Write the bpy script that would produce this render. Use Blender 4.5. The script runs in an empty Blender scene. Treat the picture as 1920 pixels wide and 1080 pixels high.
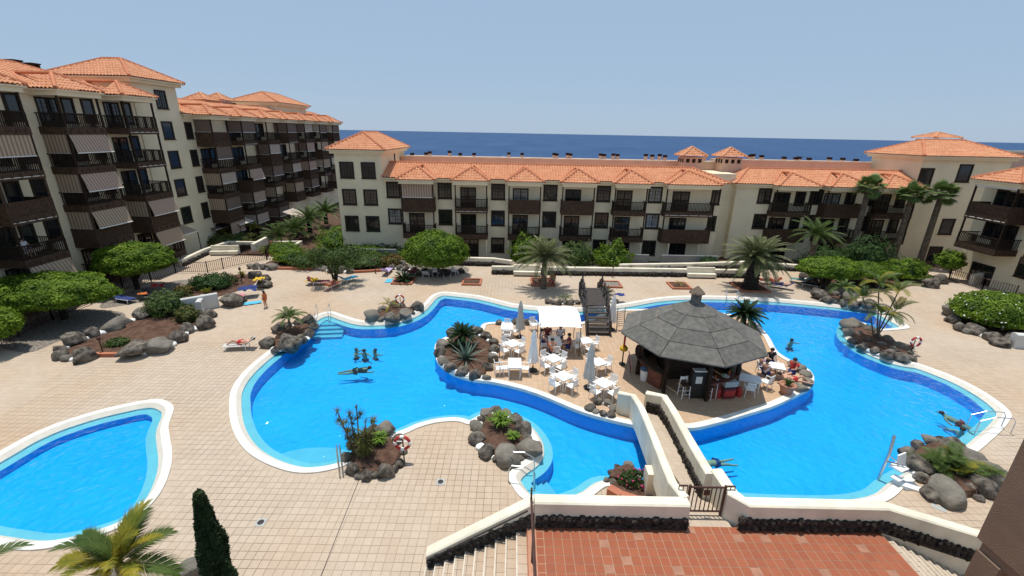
import bpy, bmesh, math, random
from mathutils import Vector, Matrix, Euler, noise
from mathutils.geometry import tessellate_polygon
R = math.radians
random.seed(11)
sc = bpy.context.scene
COL = sc.collection
# ---------------------------------------------------------------- camera (surveyed: 13 m above the pool deck, looking along +Y)
FPX, TH, RO, CH = 835.0, R(19.2), R(1.1), 13.0
fw = Vector((0, math.cos(TH), -math.sin(TH)))
_up = Vector((0, math.sin(TH), math.cos(TH)))
_r = Vector((1, 0, 0))
cr = _r*math.cos(RO) + _up*math.sin(RO)
cu = _up*math.cos(RO) - _r*math.sin(RO)
cd = bpy.data.cameras.new('camera'); cam = bpy.data.objects.new('camera', cd); COL.objects.link(cam)
m3 = Matrix((cr, cu, -fw)).transposed()
cam.matrix_world = Matrix.Translation((0, 0, CH)) @ m3.to_4x4()
cd.sensor_width = 36; cd.lens = 36*FPX/1920; cd.clip_start = .1; cd.clip_end = 90000
sc.camera = cam
# ---------------------------------------------------------------- sky, sun, exposure
SUN_EL, SUN_AZ = R(79), R(-28)          # azimuth measured from +Y towards +X
w = bpy.data.worlds.new('World'); sc.world = w; w.use_nodes = True
nt = w.node_tree; bg = nt.nodes['Background']
sky = nt.nodes.new('ShaderNodeTexSky'); sky.sky_type = 'NISHITA'; sky.sun_disc = False
sky.sun_elevation = SUN_EL; sky.sun_rotation = SUN_AZ; sky.altitude = 60
sky.air_density = 1.0; sky.dust_density = .25; sky.ozone_density = 3.0
hz = nt.nodes.new('ShaderNodeMix'); hz.data_type = 'RGBA'; hz.inputs[0].default_value = .86      # even dusty haze over the clear sky
hz.inputs[7].default_value = (3.12, 4.2, 5.65, 1); nt.links.new(sky.outputs[0], hz.inputs[6]); nt.links.new(hz.outputs[2], bg.inputs[0]); bg.inputs[1].default_value = .12
sd = bpy.data.lights.new('sun', 'SUN'); sun = bpy.data.objects.new('sun', sd); COL.objects.link(sun)
sd.energy = 4.3; sd.angle = R(.53); sd.color = (1, .955, .88)
sv = Vector((math.cos(SUN_EL)*math.sin(SUN_AZ), math.cos(SUN_EL)*math.cos(SUN_AZ), math.sin(SUN_EL)))
sun.rotation_euler = (-sv).to_track_quat('-Z', 'Y').to_euler()
sc.view_settings.view_transform = 'Standard'; sc.view_settings.look = 'None'
sc.view_settings.exposure = 0; sc.view_settings.gamma = 1
sc.cycles.max_bounces = 8; sc.cycles.transparent_max_bounces = 16
sc.cycles.use_denoising = True
# ---------------------------------------------------------------- survey helpers: photo point -> place on a known plane
def _ray(px, py): return fw + cr*((px-960)/FPX) - cu*((py-540)/FPX)
def G(px, py, z=0.0):
    d = _ray(px, py); return Vector((0, 0, CH)) + d*((z-CH)/d.z)
def GY(px, py, Y):
    d = _ray(px, py); return Vector((0, 0, CH)) + d*(Y/d.y)
def GX(px, py, X):
    d = _ray(px, py); return Vector((0, 0, CH)) + d*(X/d.x)
def mpp(p):                               # metres per photo pixel at a place
    return (Vector(p)-Vector((0, 0, CH))).dot(fw)/FPX
# ---------------------------------------------------------------- materials
MATS = {}
def nodes_of(m):
    return m.node_tree.nodes, m.node_tree.links
def mat(name, col, rough=.7, var=.12, scale=2.0, bump=0.0, bscale=25., metal=0., spec=.4, col2=None, detail=4, coord='pos', trans=0.):
    m = bpy.data.materials.new(name); m.use_nodes = True
    n, l = nodes_of(m); b = n['Principled BSDF']
    b.inputs['Roughness'].default_value = rough; b.inputs['Metallic'].default_value = metal
    b.inputs['Specular IOR Level'].default_value = spec
    if coord == 'pos':
        src = n.new('ShaderNodeNewGeometry').outputs['Position']
    else:
        src = n.new('ShaderNodeTexCoord').outputs['Object']
    nz = n.new('ShaderNodeTexNoise'); nz.inputs['Scale'].default_value = scale; nz.inputs['Detail'].default_value = detail
    l.new(src, nz.inputs['Vector'])
    rmp = n.new('ShaderNodeValToRGB')
    c2 = col2 if col2 else tuple(c*(1+var) for c in col); c1 = tuple(c*(1-var) for c in col) if not col2 else col
    rmp.color_ramp.elements[0].position = .32; rmp.color_ramp.elements[1].position = .68
    rmp.color_ramp.elements[0].color = (*c1, 1); rmp.color_ramp.elements[1].color = (*c2, 1)
    l.new(nz.outputs['Fac'], rmp.inputs[0]); l.new(rmp.outputs[0], b.inputs['Base Color'])
    if bump:
        n2 = n.new('ShaderNodeTexNoise'); n2.inputs['Scale'].default_value = bscale; n2.inputs['Detail'].default_value = 5
        l.new(src, n2.inputs['Vector'])
        bp = n.new('ShaderNodeBump'); bp.inputs['Strength'].default_value = bump; bp.inputs['Distance'].default_value = .05
        l.new(n2.outputs['Fac'], bp.inputs['Height']); l.new(bp.outputs[0], b.inputs['Normal'])
    if trans:
        t = n.new('ShaderNodeBsdfTranslucent'); mx = n.new('ShaderNodeMixShader'); mx.inputs[0].default_value = trans
        l.new(rmp.outputs[0], t.inputs['Color'])
        l.new(b.outputs[0], mx.inputs[1]); l.new(t.outputs[0], mx.inputs[2]); l.new(mx.outputs[0], n['Material Output'].inputs[0])
    MATS[name] = m
    return m
def math_node(n, op, a=None, b=None):
    k = n.new('ShaderNodeMath'); k.operation = op
    if isinstance(a, (int, float)): k.inputs[0].default_value = a
    if isinstance(b, (int, float)): k.inputs[1].default_value = b
    return k
# ---------------------------------------------------------------- mesh helpers
class MB:
    def __init__(s): s.v = []; s.f = []; s.mi = []; s.cur = 0; s.uv = None
    def quad(s, *p):
        i = len(s.v); s.v += [tuple(q) for q in p]; s.f.append(tuple(range(i, i+len(p)))); s.mi.append(s.cur)
    def face(s, idx): s.f.append(tuple(idx)); s.mi.append(s.cur)
    def box(s, x0, x1, y0, y1, z0, z1, M=None):
        c = [(x0,y0,z0),(x1,y0,z0),(x1,y1,z0),(x0,y1,z0),(x0,y0,z1),(x1,y0,z1),(x1,y1,z1),(x0,y1,z1)]
        if M is not None: c = [tuple(M @ Vector(q)) for q in c]
        i = len(s.v); s.v += c
        for f in ((3,2,1,0),(4,5,6,7),(0,1,5,4),(1,2,6,5),(2,3,7,6),(3,0,4,7)): s.face([i+k for k in f])
        return s
    def cbox(s, c, sx, sy, sz, rz=0, rx=0, ry=0):
        M = Matrix.Translation(c) @ Euler((rx, ry, rz)).to_matrix().to_4x4()
        return s.box(-sx/2, sx/2, -sy/2, sy/2, -sz/2, sz/2, M)
    def tube(s, pts, rad, n=6, cap=True):
        pts = [Vector(p) for p in pts]
        if not isinstance(rad, (list, tuple)): rad = [rad]*len(pts)
        base = len(s.v); prev = None
        for k, p in enumerate(pts):
            t = (pts[min(k+1, len(pts)-1)] - pts[max(k-1, 0)]).normalized()
            if prev is None:
                a = Vector((0, 0, 1)) if abs(t.z) < .9 else Vector((1, 0, 0))
                u = t.cross(a).normalized()
            else:
                u = (prev - t*prev.dot(t)).normalized()
            prev = u; v = t.cross(u)
            for j in range(n):
                an = 2*math.pi*j/n
                s.v.append(tuple(p + (u*math.cos(an) + v*math.sin(an))*rad[k]))
        for k in range(len(pts)-1):
            for j in range(n):
                a = base+k*n+j; b = base+k*n+(j+1) % n
                s.face((a, b, b+n, a+n))
        if cap:
            s.face([base+j for j in reversed(range(n))]); s.face([base+(len(pts)-1)*n+j for j in range(n)])
        return s
    def prism(s, poly, z0, z1):
        n = len(poly); i = len(s.v)
        s.v += [(p[0], p[1], z0) for p in poly] + [(p[0], p[1], z1) for p in poly]
        s.face([i+k for k in reversed(range(n))]); s.face([i+n+k for k in range(n)])
        for k in range(n): s.face((i+k, i+(k+1) % n, i+n+(k+1) % n, i+n+k))
        return s
    def lathe(s, prof, n=12, c=(0, 0, 0), a0=0):
        i = len(s.v)
        for r, z in prof:
            for j in range(n):
                an = a0+2*math.pi*j/n; s.v.append((c[0]+r*math.cos(an), c[1]+r*math.sin(an), c[2]+z))
        for k in range(len(prof)-1):
            for j in range(n):
                a = i+k*n+j; b = i+k*n+(j+1) % n; s.face((a, b, b+n, a+n))
        s.face([i+j for j in reversed(range(n))]); s.face([i+(len(prof)-1)*n+j for j in range(n)])
        return s
    def mesh(s, name, mats, smooth=False):
        me = bpy.data.meshes.new(name); me.from_pydata(s.v, [], s.f)
        if not isinstance(mats, (list, tuple)): mats = [mats]
        for m in mats: me.materials.append(MATS[m] if isinstance(m, str) else m)
        if len(mats) > 1: me.polygons.foreach_set('material_index', s.mi)
        if smooth: me.polygons.foreach_set('use_smooth', [True]*len(s.f))
        me.update(); return me
    def build(s, name, mats, parent=None, loc=None, rotz=0, smooth=False):
        return inst(name, s.mesh(name, mats, smooth), parent, loc, rotz)
def inst(name, me, parent=None, loc=None, rotz=0, rot=None, scale=None):
    o = bpy.data.objects.new(name, me); COL.objects.link(o)
    if loc is not None: o.location = loc
    if rotz: o.rotation_euler = (0, 0, rotz)
    if rot is not None: o.rotation_euler = rot
    if scale is not None: o.scale = scale if isinstance(scale, (tuple, list)) else (scale,)*3
    if parent is not None: o.parent = parent
    return o
def tag(o, label=None, cat=None, group=None, kind=None):
    if label: o['label'] = label
    if cat: o['category'] = cat
    if group: o['group'] = group
    if kind: o['kind'] = kind
    return o
def thing(name, label, cat, loc=(0, 0, 0), rotz=0, group=None):
    return tag(inst(name, None, None, loc, rotz), label, cat, group)
def struct(o): o['kind'] = 'structure'; return o
def copy_tree(o, parent=None):
    c = o.copy(); COL.objects.link(c); c.parent = parent
    for ch in o.children: copy_tree(ch, c)
    return c
def catmull(pts, closed=True, n=8):
    out = []; N = len(pts); P = [Vector(p) for p in pts]
    rng = range(N) if closed else range(N-1)
    for i in rng:
        if closed: p0, p1, p2, p3 = P[(i-1) % N], P[i], P[(i+1) % N], P[(i+2) % N]
        else: p0, p1, p2, p3 = P[max(i-1, 0)], P[i], P[i+1], P[min(i+2, N-1)]
        for k in range(n):
            t = k/n
            out.append(.5*((2*p1)+(p2-p0)*t+(2*p0-5*p1+4*p2-p3)*t*t+(3*p1-p0-3*p2+p3)*t**3))
    if not closed: out.append(P[-1])
    return out
def area2(l): return sum(l[i-1].x*l[i].y-l[i].x*l[i-1].y for i in range(len(l)))
def offset(loop, d):                      # towards the inside of a counter-clockwise loop
    N = len(loop); out = []
    for i in range(N):
        t = loop[(i+1) % N]-loop[i-1]; t.z = 0
        if t.length < 1e-6: t = Vector((1, 0, 0))
        t.normalize(); out.append(loop[i]+Vector((-t.y, t.x, 0))*d)
    return out
def ccw(l): return l if area2(l) > 0 else list(reversed(l))
def inside(p, loop):
    c = False; j = len(loop)-1
    for i in range(len(loop)):
        a, b = loop[i], loop[j]
        if (a.y > p[1]) != (b.y > p[1]) and p[0] < (b.x-a.x)*(p[1]-a.y)/(b.y-a.y)+a.x: c = not c
        j = i
    return c
def ring(mb, A, zA, B, zB):
    N = len(A)
    for i in range(N):
        j = (i+1) % N
        mb.quad((A[i].x, A[i].y, zA), (A[j].x, A[j].y, zA), (B[j].x, B[j].y, zB), (B[i].x, B[i].y, zB))
def fill(mb, loops, z):
    pts = [p for l in loops for p in l]
    tri = tessellate_polygon([[Vector((p.x, p.y, 0)) for p in l] for l in loops])
    i = len(mb.v); mb.v += [(p.x, p.y, z) for p in pts]
    for t in tri:
        a, b, c = (pts[k] for k in t)
        up = (b.x-a.x)*(c.y-a.y)-(b.y-a.y)*(c.x-a.x) > 0
        mb.face([i+k for k in (t if up else (t[0], t[2], t[1]))])
# ================================================================ materials
mat('stucco', (.79, .685, .48), .95, .07, .45, .25, 14, detail=8, spec=.15)
mat('stucco_pink', (.62, .41, .30), .9, .07, .6, .2, 10)
mat('stucco_white', (.72, .66, .52), .85, .15, .9, .2, 12)
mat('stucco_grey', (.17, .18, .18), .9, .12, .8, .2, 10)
mat('stucco_grey_light', (.55, .55, .52), .9, .06, .8, .2, 10)
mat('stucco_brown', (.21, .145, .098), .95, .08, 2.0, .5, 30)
mat('wood_dark', (.030, .019, .013), .8, .35, 5, .2, 30, spec=.15)
mat('wood_brown', (.075, .046, .030), .8, .3, 5, .2, 30, spec=.15)
mat('wood_red', (.15, .05, .032), .45, .25, 4)
mat('wood_bridge', (.055, .045, .04), .75, .35, 6, .3, 40)
mat('shutter', (.035, .026, .018), .75, .25, 4, spec=.2)
mat('metal_dark', (.025, .022, .02), .5, .2, 6)
mat('metal_brown', (.07, .03, .022), .5, .2, 6)
mat('steel', (.55, .56, .57), .3, .05, 5, metal=.9)
mat('white_plastic', (.82, .82, .80), .4, .03, 4)
mat('white_cloth', (.84, .84, .82), .8, .03, 3)
mat('grey_cloth', (.55, .54, .50), .9, .06, 3)
mat('awning_bar', (.75, .73, .68), .6, .05, 3)
mat('terrace_worn', (.33, .16, .10), .8, .15, 4)
mat('nosing_cream', (.58, .52, .42), .6, .08, 4)
mat('tile_white', (.78, .76, .70), .5, .05, 4)
mat('coping', (.70, .68, .62), .5, .12, 1.6, .2, 12, detail=7)
mat('coping_cream', (.66, .60, .50), .55, .06, 3)
mat('ledge', (.36, .475, .545), .45, .05, 2)
mat('step_blue', (.20, .42, .56), .45, .05, 2)
mat('mortar', (.78, .78, .75), .85, .08, 5, .4, 20)
mat('ridge', (.50, .18, .085), .85, .15, 1.5)
mat('rock', (.03, .025, .021), .95, .3, 3.5, 1.0, 14, col2=(.215, .187, .153), detail=9, spec=.18)
mat('rock_pale', (.13, .12, .10), .9, .3, 2.2, 1.0, 9, col2=(.22, .195, .16), detail=9, spec=.18)
mat('lava', (.013, .011, .010), .95, .3, 7, 1.0, 14, col2=(.075, .062, .053), detail=8, spec=.15)
mat('soil', (.065, .034, .023), .95, .25, 3, .8, 14, col2=(.135, .078, .053), detail=8, spec=.18)
mat('gravel', (.10, .08, .06), .95, .4, 9, 1.0, 30, col2=(.34, .30, .26), detail=8)
mat('earth', (.20, .15, .11), .95, .3, .15, .4, 4, detail=8)
mat('path_pink', (.50, .24, .17), .8, .1, 1.5)
mat('terracotta', (.40, .14, .075), .7, .12, 3)
mat('pot', (.42, .20, .12), .8, .12, 5)
mat('leaf_hedge', (.055, .11, .009), .6, .4, 1.2, col2=(.17, .26, .02), trans=.25, spec=.18)
mat('frond_fan', (.07, .12, .03), .5, .3, 2.0, col2=(.16, .22, .06), trans=.2, spec=.18)
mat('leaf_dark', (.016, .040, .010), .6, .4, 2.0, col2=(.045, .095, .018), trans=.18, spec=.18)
mat('leaf_loose', (.04, .07, .018), .6, .4, 2.0, col2=(.10, .145, .036), trans=.2, spec=.18)
mat('leaf_olive', (.05, .06, .016), .6, .4, 2.0, col2=(.14, .145, .035), trans=.2, spec=.18)
mat('leaf_rust', (.10, .055, .015), .6, .4, 2.0, col2=(.17, .13, .03), trans=.2, spec=.18)
mat('frond_green', (.040, .075, .016), .5, .3, 2.0, col2=(.10, .145, .034), trans=.15, spec=.18)
mat('frond_date', (.07, .085, .028), .5, .3, 1.5, col2=(.19, .20, .085), trans=.15, spec=.18)
mat('frond_yellow', (.10, .13, .015), .5, .3, 2.0, col2=(.33, .27, .03), trans=.25, spec=.18)
mat('frond_dark', (.010, .024, .008), .4, .3, 2.0, col2=(.03, .055, .018), trans=.08, spec=.18)
mat('agave', (.06, .11, .085), .55, .2, 2.0, col2=(.14, .20, .15))
mat('needle', (.010, .022, .007), .7, .4, 4.0, col2=(.035, .055, .014), trans=.1, spec=.18)
mat('grassy', (.06, .14, .015), .6, .3, 4.0, col2=(.20, .30, .04), trans=.2, spec=.18)
mat('bark', (.10, .075, .055), .95, .3, 4, 1.0, 12, col2=(.20, .155, .115), spec=.18)
mat('bark_dark', (.035, .026, .02), .95, .3, 4, .8, 12, spec=.18)
mat('bloom_pink', (.55, .03, .16), .6, .2, 8)
mat('bloom_white', (.75, .75, .70), .7, .05, 8)
mat('skin', (.55, .31, .21), .55, .08, 6)
mat('skin_tan', (.46, .24, .155), .55, .08, 6)
mat('hair', (.02, .014, .01), .6, .2, 8)
mat('hair_grey', (.25, .22, .19), .6, .2, 8)
for n_, c_ in (('red', (.45, .03, .03)), ('navy', (.02, .04, .16)), ('blue', (.04, .18, .50)), ('cyan', (.08, .42, .60)),
               ('yellow', (.60, .38, .02)), ('green', (.05, .26, .05)), ('orange', (.55, .14, .03)), ('lilac', (.42, .33, .52)),
               ('black', (.012, .012, .013)), ('pinkc', (.60, .20, .25)), ('teal', (.05, .20, .19)), ('maroon', (.16, .03, .035)),
               ('pale', (.66, .64, .66)), ('sand', (.50, .38, .20))):
    mat('cloth_'+n_, c_, .85, .1, 6)
mat('ring_red', (.42, .035, .03), .5, .1, 6)
mat('paper', (.70, .68, .62), .7, .05, 5)
mat('bin_blue', (.08, .13, .20), .5, .1, 5)
mat('box_grey', (.38, .40, .38), .6, .1, 5)
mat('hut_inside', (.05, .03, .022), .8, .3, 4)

def striped(name, c1, c2, period):
    m = mat(name, c1, .9, .06, 4); n, l = nodes_of(m); b = n['Principled BSDF']
    tc = n.new('ShaderNodeTexCoord'); sp = n.new('ShaderNodeSeparateXYZ'); l.new(tc.outputs['Object'], sp.inputs[0])
    ad = math_node(n, 'ADD'); l.new(sp.outputs[0], ad.inputs[0]); l.new(sp.outputs[1], ad.inputs[1])
    ml = math_node(n, 'MULTIPLY', b=2*math.pi/period); l.new(ad.outputs[0], ml.inputs[0])
    sn = math_node(n, 'SINE'); l.new(ml.outputs[0], sn.inputs[0])
    gt = math_node(n, 'GREATER_THAN', b=.1); l.new(sn.outputs[0], gt.inputs[0])
    mx = n.new('ShaderNodeMix'); mx.data_type = 'RGBA'; mx.inputs[6].default_value = (*c1, 1); mx.inputs[7].default_value = (*c2, 1)
    l.new(gt.outputs[0], mx.inputs[0]); l.new(mx.outputs[2], b.inputs['Base Color'])
striped('awning', (.46, .35, .245), (.26, .185, .13), .27)
striped('awning_pink', (.48, .355, .27), (.29, .20, .155), .27)
mat('awning_plain', (.17, .12, .095), .9, .08, 2)
mat('awning_pale', (.44, .36, .29), .9, .05, 2)

# clay roof tiles: the corrugation is geometry, this is only the clay's colour
m = mat('roof_tile', (.56, .20, .085), .85, .1, .5, .15, 20); n, l = nodes_of(m); b = n['Principled BSDF']
g = n.new('ShaderNodeNewGeometry')
vm = n.new('ShaderNodeVectorMath'); vm.operation = 'MULTIPLY'; vm.inputs[1].default_value = (3.3, 3.3, 5); l.new(g.outputs['Position'], vm.inputs[0])
fl = n.new('ShaderNodeVectorMath'); fl.operation = 'FLOOR'; l.new(vm.outputs[0], fl.inputs[0])
wn = n.new('ShaderNodeTexWhiteNoise'); l.new(fl.outputs[0], wn.inputs[0])
rp = n.new('ShaderNodeValToRGB'); e = rp.color_ramp.elements
e[0].color = (.60, .25, .12, 1); e[1].color = (.72, .355, .195, 1); l.new(wn.outputs[0], rp.inputs[0])
nz = n.new('ShaderNodeTexNoise'); nz.inputs['Scale'].default_value = .35; nz.inputs['Detail'].default_value = 5; l.new(g.outputs['Position'], nz.inputs[0])
mx = n.new('ShaderNodeMix'); mx.data_type = 'RGBA'; mx.blend_type = 'MULTIPLY'; mx.inputs[0].default_value = .3
l.new(rp.outputs[0], mx.inputs[6]); l.new(nz.outputs[0], mx.inputs[7]); 
br = n.new('ShaderNodeMix'); br.data_type = 'RGBA'; br.inputs[0].default_value = .35; l.new(mx.outputs[2], br.inputs[6]); l.new(rp.outputs[0], br.inputs[7])
l.new(br.outputs[2], b.inputs['Base Color'])

# paving: per-tile tone on a 0.30 m grid, joints that are dirtier in some places than others
def paving(name, T, ca, cb, grout_a, grout_b, joint=.022, x0=0., y0=0., mottle=.5):
    m = mat(name, ca, .75, .1, 2); n, l = nodes_of(m); b = n['Principled BSDF']
    g = n.new('ShaderNodeNewGeometry'); sp = n.new('ShaderNodeSeparateXYZ'); l.new(g.outputs['Position'], sp.inputs[0])
    frs = []; cells = []
    for k, o_ in ((0, x0), (1, y0)):
        a = math_node(n, 'SUBTRACT', b=o_); l.new(sp.outputs[k], a.inputs[0])
        d = math_node(n, 'DIVIDE', b=T); l.new(a.outputs[0], d.inputs[0])
        f = math_node(n, 'FRACT'); l.new(d.outputs[0], f.inputs[0])
        c = math_node(n, 'FLOOR'); l.new(d.outputs[0], c.inputs[0]); cells.append(c)
        s_ = math_node(n, 'SUBTRACT', b=.5); l.new(f.outputs[0], s_.inputs[0])
        ab = math_node(n, 'ABSOLUTE'); l.new(s_.outputs[0], ab.inputs[0]); frs.append(ab)
    mxn = math_node(n, 'MAXIMUM'); l.new(frs[0].outputs[0], mxn.inputs[0]); l.new(frs[1].outputs[0], mxn.inputs[1])
    gj = math_node(n, 'GREATER_THAN', b=.5-joint); l.new(mxn.outputs[0], gj.inputs[0])
    cv = n.new('ShaderNodeCombineXYZ'); l.new(cells[0].outputs[0], cv.inputs[0]); l.new(cells[1].outputs[0], cv.inputs[1])
    wn = n.new('ShaderNodeTexWhiteNoise'); l.new(cv.outputs[0], wn.inputs[0])
    big = n.new('ShaderNodeTexNoise'); big.inputs['Scale'].default_value = .22; big.inputs['Detail'].default_value = 4; l.new(g.outputs['Position'], big.inputs[0])
    fine = n.new('ShaderNodeTexNoise'); fine.inputs['Scale'].default_value = 9; fine.inputs['Detail'].default_value = 3; l.new(g.outputs['Position'], fine.inputs[0])
    s1 = math_node(n, 'MULTIPLY', b=.28); l.new(wn.outputs[0], s1.inputs[0])
    s2 = math_node(n, 'MULTIPLY', b=mottle); l.new(fine.outputs[0], s2.inputs[0])
    s3 = math_node(n, 'ADD'); l.new(s1.outputs[0], s3.inputs[0]); l.new(s2.outputs[0], s3.inputs[1])
    s4 = math_node(n, 'MULTIPLY_ADD', b=.5); l.new(big.outputs[0], s4.inputs[0]); l.new(s3.outputs[0], s4.inputs[2])
    rp = n.new('ShaderNodeValToRGB'); rp.color_ramp.elements[0].position = .35; rp.color_ramp.elements[1].position = 1.0
    rp.color_ramp.elements[0].color = (*ca, 1); rp.color_ramp.elements[1].color = (*cb, 1); l.new(s4.outputs[0], rp.inputs[0])
    gr = n.new('ShaderNodeValToRGB'); gr.color_ramp.elements[0].position = .39; gr.color_ramp.elements[1].position = .50
    gr.color_ramp.elements[0].color = (*grout_b, 1); gr.color_ramp.elements[1].color = (*grout_a, 1); l.new(big.outputs[0], gr.inputs[0])
    mx = n.new('ShaderNodeMix'); mx.data_type = 'RGBA'; l.new(gj.outputs[0], mx.inputs[0]); l.new(rp.outputs[0], mx.inputs[6]); l.new(gr.outputs[0], mx.inputs[7])
    st = n.new('ShaderNodeTexNoise'); st.inputs['Scale'].default_value = .11; st.inputs['Detail'].default_value = 6; st.inputs['Distortion'].default_value = .6; l.new(g.outputs['Position'], st.inputs[0])
    sr = n.new('ShaderNodeValToRGB'); sr.color_ramp.elements[0].position = .45; sr.color_ramp.elements[1].position = .70; sr.color_ramp.elements[0].color = (1, 1, 1, 1); sr.color_ramp.elements[1].color = (.97, .87, .76, 1); l.new(st.outputs[0], sr.inputs[0])
    wx_ = n.new('ShaderNodeMix'); wx_.data_type = 'RGBA'; wx_.blend_type = 'MULTIPLY'; wx_.inputs[0].default_value = 1; l.new(mx.outputs[2], wx_.inputs[6]); l.new(sr.outputs[0], wx_.inputs[7])
    l.new(wx_.outputs[2], b.inputs['Base Color'])
    bp = n.new('ShaderNodeBump'); bp.inputs['Strength'].default_value = .25; bp.inputs['Distance'].default_value = .01
    l.new(fine.outputs[0], bp.inputs['Height']); l.new(bp.outputs[0], b.inputs['Normal'])
TILE = .30
paving('deck', TILE, (.405, .318, .236), (.505, .41, .315), (.355, .275, .202), (.15, .108, .078), mottle=.65)
paving('deck_warm', TILE, (.42, .285, .18), (.53, .38, .255), (.34, .23, .15), (.20, .13, .09), mottle=.6)
paving('terrace', .27, (.27, .078, .036), (.37, .113, .05), (.46, .33, .24), (.42, .29, .20), joint=.03, mottle=.35)

# water: clear, blue-tinted, with small ripples
def water(name, tint, bump, scale, ior=1.33):
    m = bpy.data.materials.new(name); m.use_nodes = True; n, l = nodes_of(m); n.remove(n['Principled BSDF'])
    tr = n.new('ShaderNodeBsdfTransparent'); tr.inputs[0].default_value = (*tint, 1)
    gl = n.new('ShaderNodeBsdfGlossy'); gl.inputs['Roughness'].default_value = .03
    fr = n.new('ShaderNodeFresnel'); fr.inputs[0].default_value = ior
    mx = n.new('ShaderNodeMixShader')
    g = n.new('ShaderNodeNewGeometry')
    nz = n.new('ShaderNodeTexNoise'); nz.inputs['Scale'].default_value = scale; nz.inputs['Detail'].default_value = 4; nz.inputs['Distortion'].default_value = 1.2
    l.new(g.outputs['Position'], nz.inputs[0])
    bp = n.new('ShaderNodeBump'); bp.inputs['Strength'].default_value = bump; bp.inputs['Distance'].default_value = .15
    l.new(nz.outputs[0], bp.inputs['Height'])
    l.new(bp.outputs[0], gl.inputs['Normal']); l.new(bp.outputs[0], fr.inputs['Normal'])
    l.new(fr.outputs[0], mx.inputs[0]); l.new(tr.outputs[0], mx.inputs[1]); l.new(gl.outputs[0], mx.inputs[2])
    l.new(mx.outputs[0], n['Material Output'].inputs[0]); MATS[name] = m
water('pool_water', (.55, .96, 1.0), .45, 3.0)
mat('pool_floor', (.002, .335, .70), .6, .06, .35, .7, 2.4, col2=(.003, .375, .76))
_n, _l = nodes_of(MATS['pool_floor']); _g = _n.new('ShaderNodeNewGeometry'); _nz = _n.new('ShaderNodeTexNoise'); _nz.inputs['Scale'].default_value = .9; _nz.inputs['Detail'].default_value = 3
_l.new(_g.outputs['Position'], _nz.inputs[0]); _mx = _n.new('ShaderNodeMix'); _mx.data_type = 'RGBA'; _mx.blend_type = 'ADD'; _mx.inputs[0].default_value = 1.2; _l.new(_g.outputs['Position'], _mx.inputs[6]); _l.new(_nz.outputs['Color'], _mx.inputs[7])
_vo = _n.new('ShaderNodeTexVoronoi'); _vo.feature = 'F1'; _vo.inputs['Scale'].default_value = 2.1; _l.new(_mx.outputs[2], _vo.inputs['Vector'])
for _b in [k for k in _n if k.type == 'BUMP']: _l.new(_vo.outputs['Distance'], _b.inputs['Height']); _b.inputs['Strength'].default_value = .8; _b.inputs['Distance'].default_value = .10  # invented floor relief; its slopes imitate the rippling sunlight under the water
# sea
m = mat('sea', (.016, .055, .15), .7, .2, .004, spec=.08); n, l = nodes_of(m); b = n['Principled BSDF']
g = n.new('ShaderNodeNewGeometry')
vm = n.new('ShaderNodeVectorMath'); vm.operation = 'MULTIPLY'; vm.inputs[1].default_value = (.035, .011, 1); l.new(g.outputs['Position'], vm.inputs[0])
nz = n.new('ShaderNodeTexNoise'); nz.inputs['Scale'].default_value = 1; nz.inputs['Detail'].default_value = 6; nz.inputs['Roughness'].default_value = .75; l.new(vm.outputs[0], nz.inputs[0])
rp = n.new('ShaderNodeValToRGB'); rp.color_ramp.elements[0].position = .655; rp.color_ramp.elements[1].position = .70; l.new(nz.outputs[0], rp.inputs[0])
n3 = n.new('ShaderNodeTexNoise'); n3.inputs['Scale'].default_value = .3; n3.inputs['Detail'].default_value = 5; l.new(vm.outputs[0], n3.inputs[0])
r3 = n.new('ShaderNodeValToRGB'); r3.color_ramp.elements[0].position = .3; r3.color_ramp.elements[1].position = .7
r3.color_ramp.elements[0].color = (.026, .066, .15, 1); r3.color_ramp.elements[1].color = (.042, .092, .19, 1); l.new(n3.outputs[0], r3.inputs[0])
mx = n.new('ShaderNodeMix'); mx.data_type = 'RGBA'; mx.inputs[7].default_value = (.55, .60, .66, 1)
l.new(rp.outputs[0], mx.inputs[0]); l.new(r3.outputs[0], mx.inputs[6]); l.new(mx.outputs[2], b.inputs['Base Color'])
# window glass
m = mat('glass', (.012, .014, .016), .06, .3, 1.2, spec=.6)
mat('glass_curtain', (.10, .105, .105), .10, .8, 1.6, spec=.6, col2=(.30, .30, .28))
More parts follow.
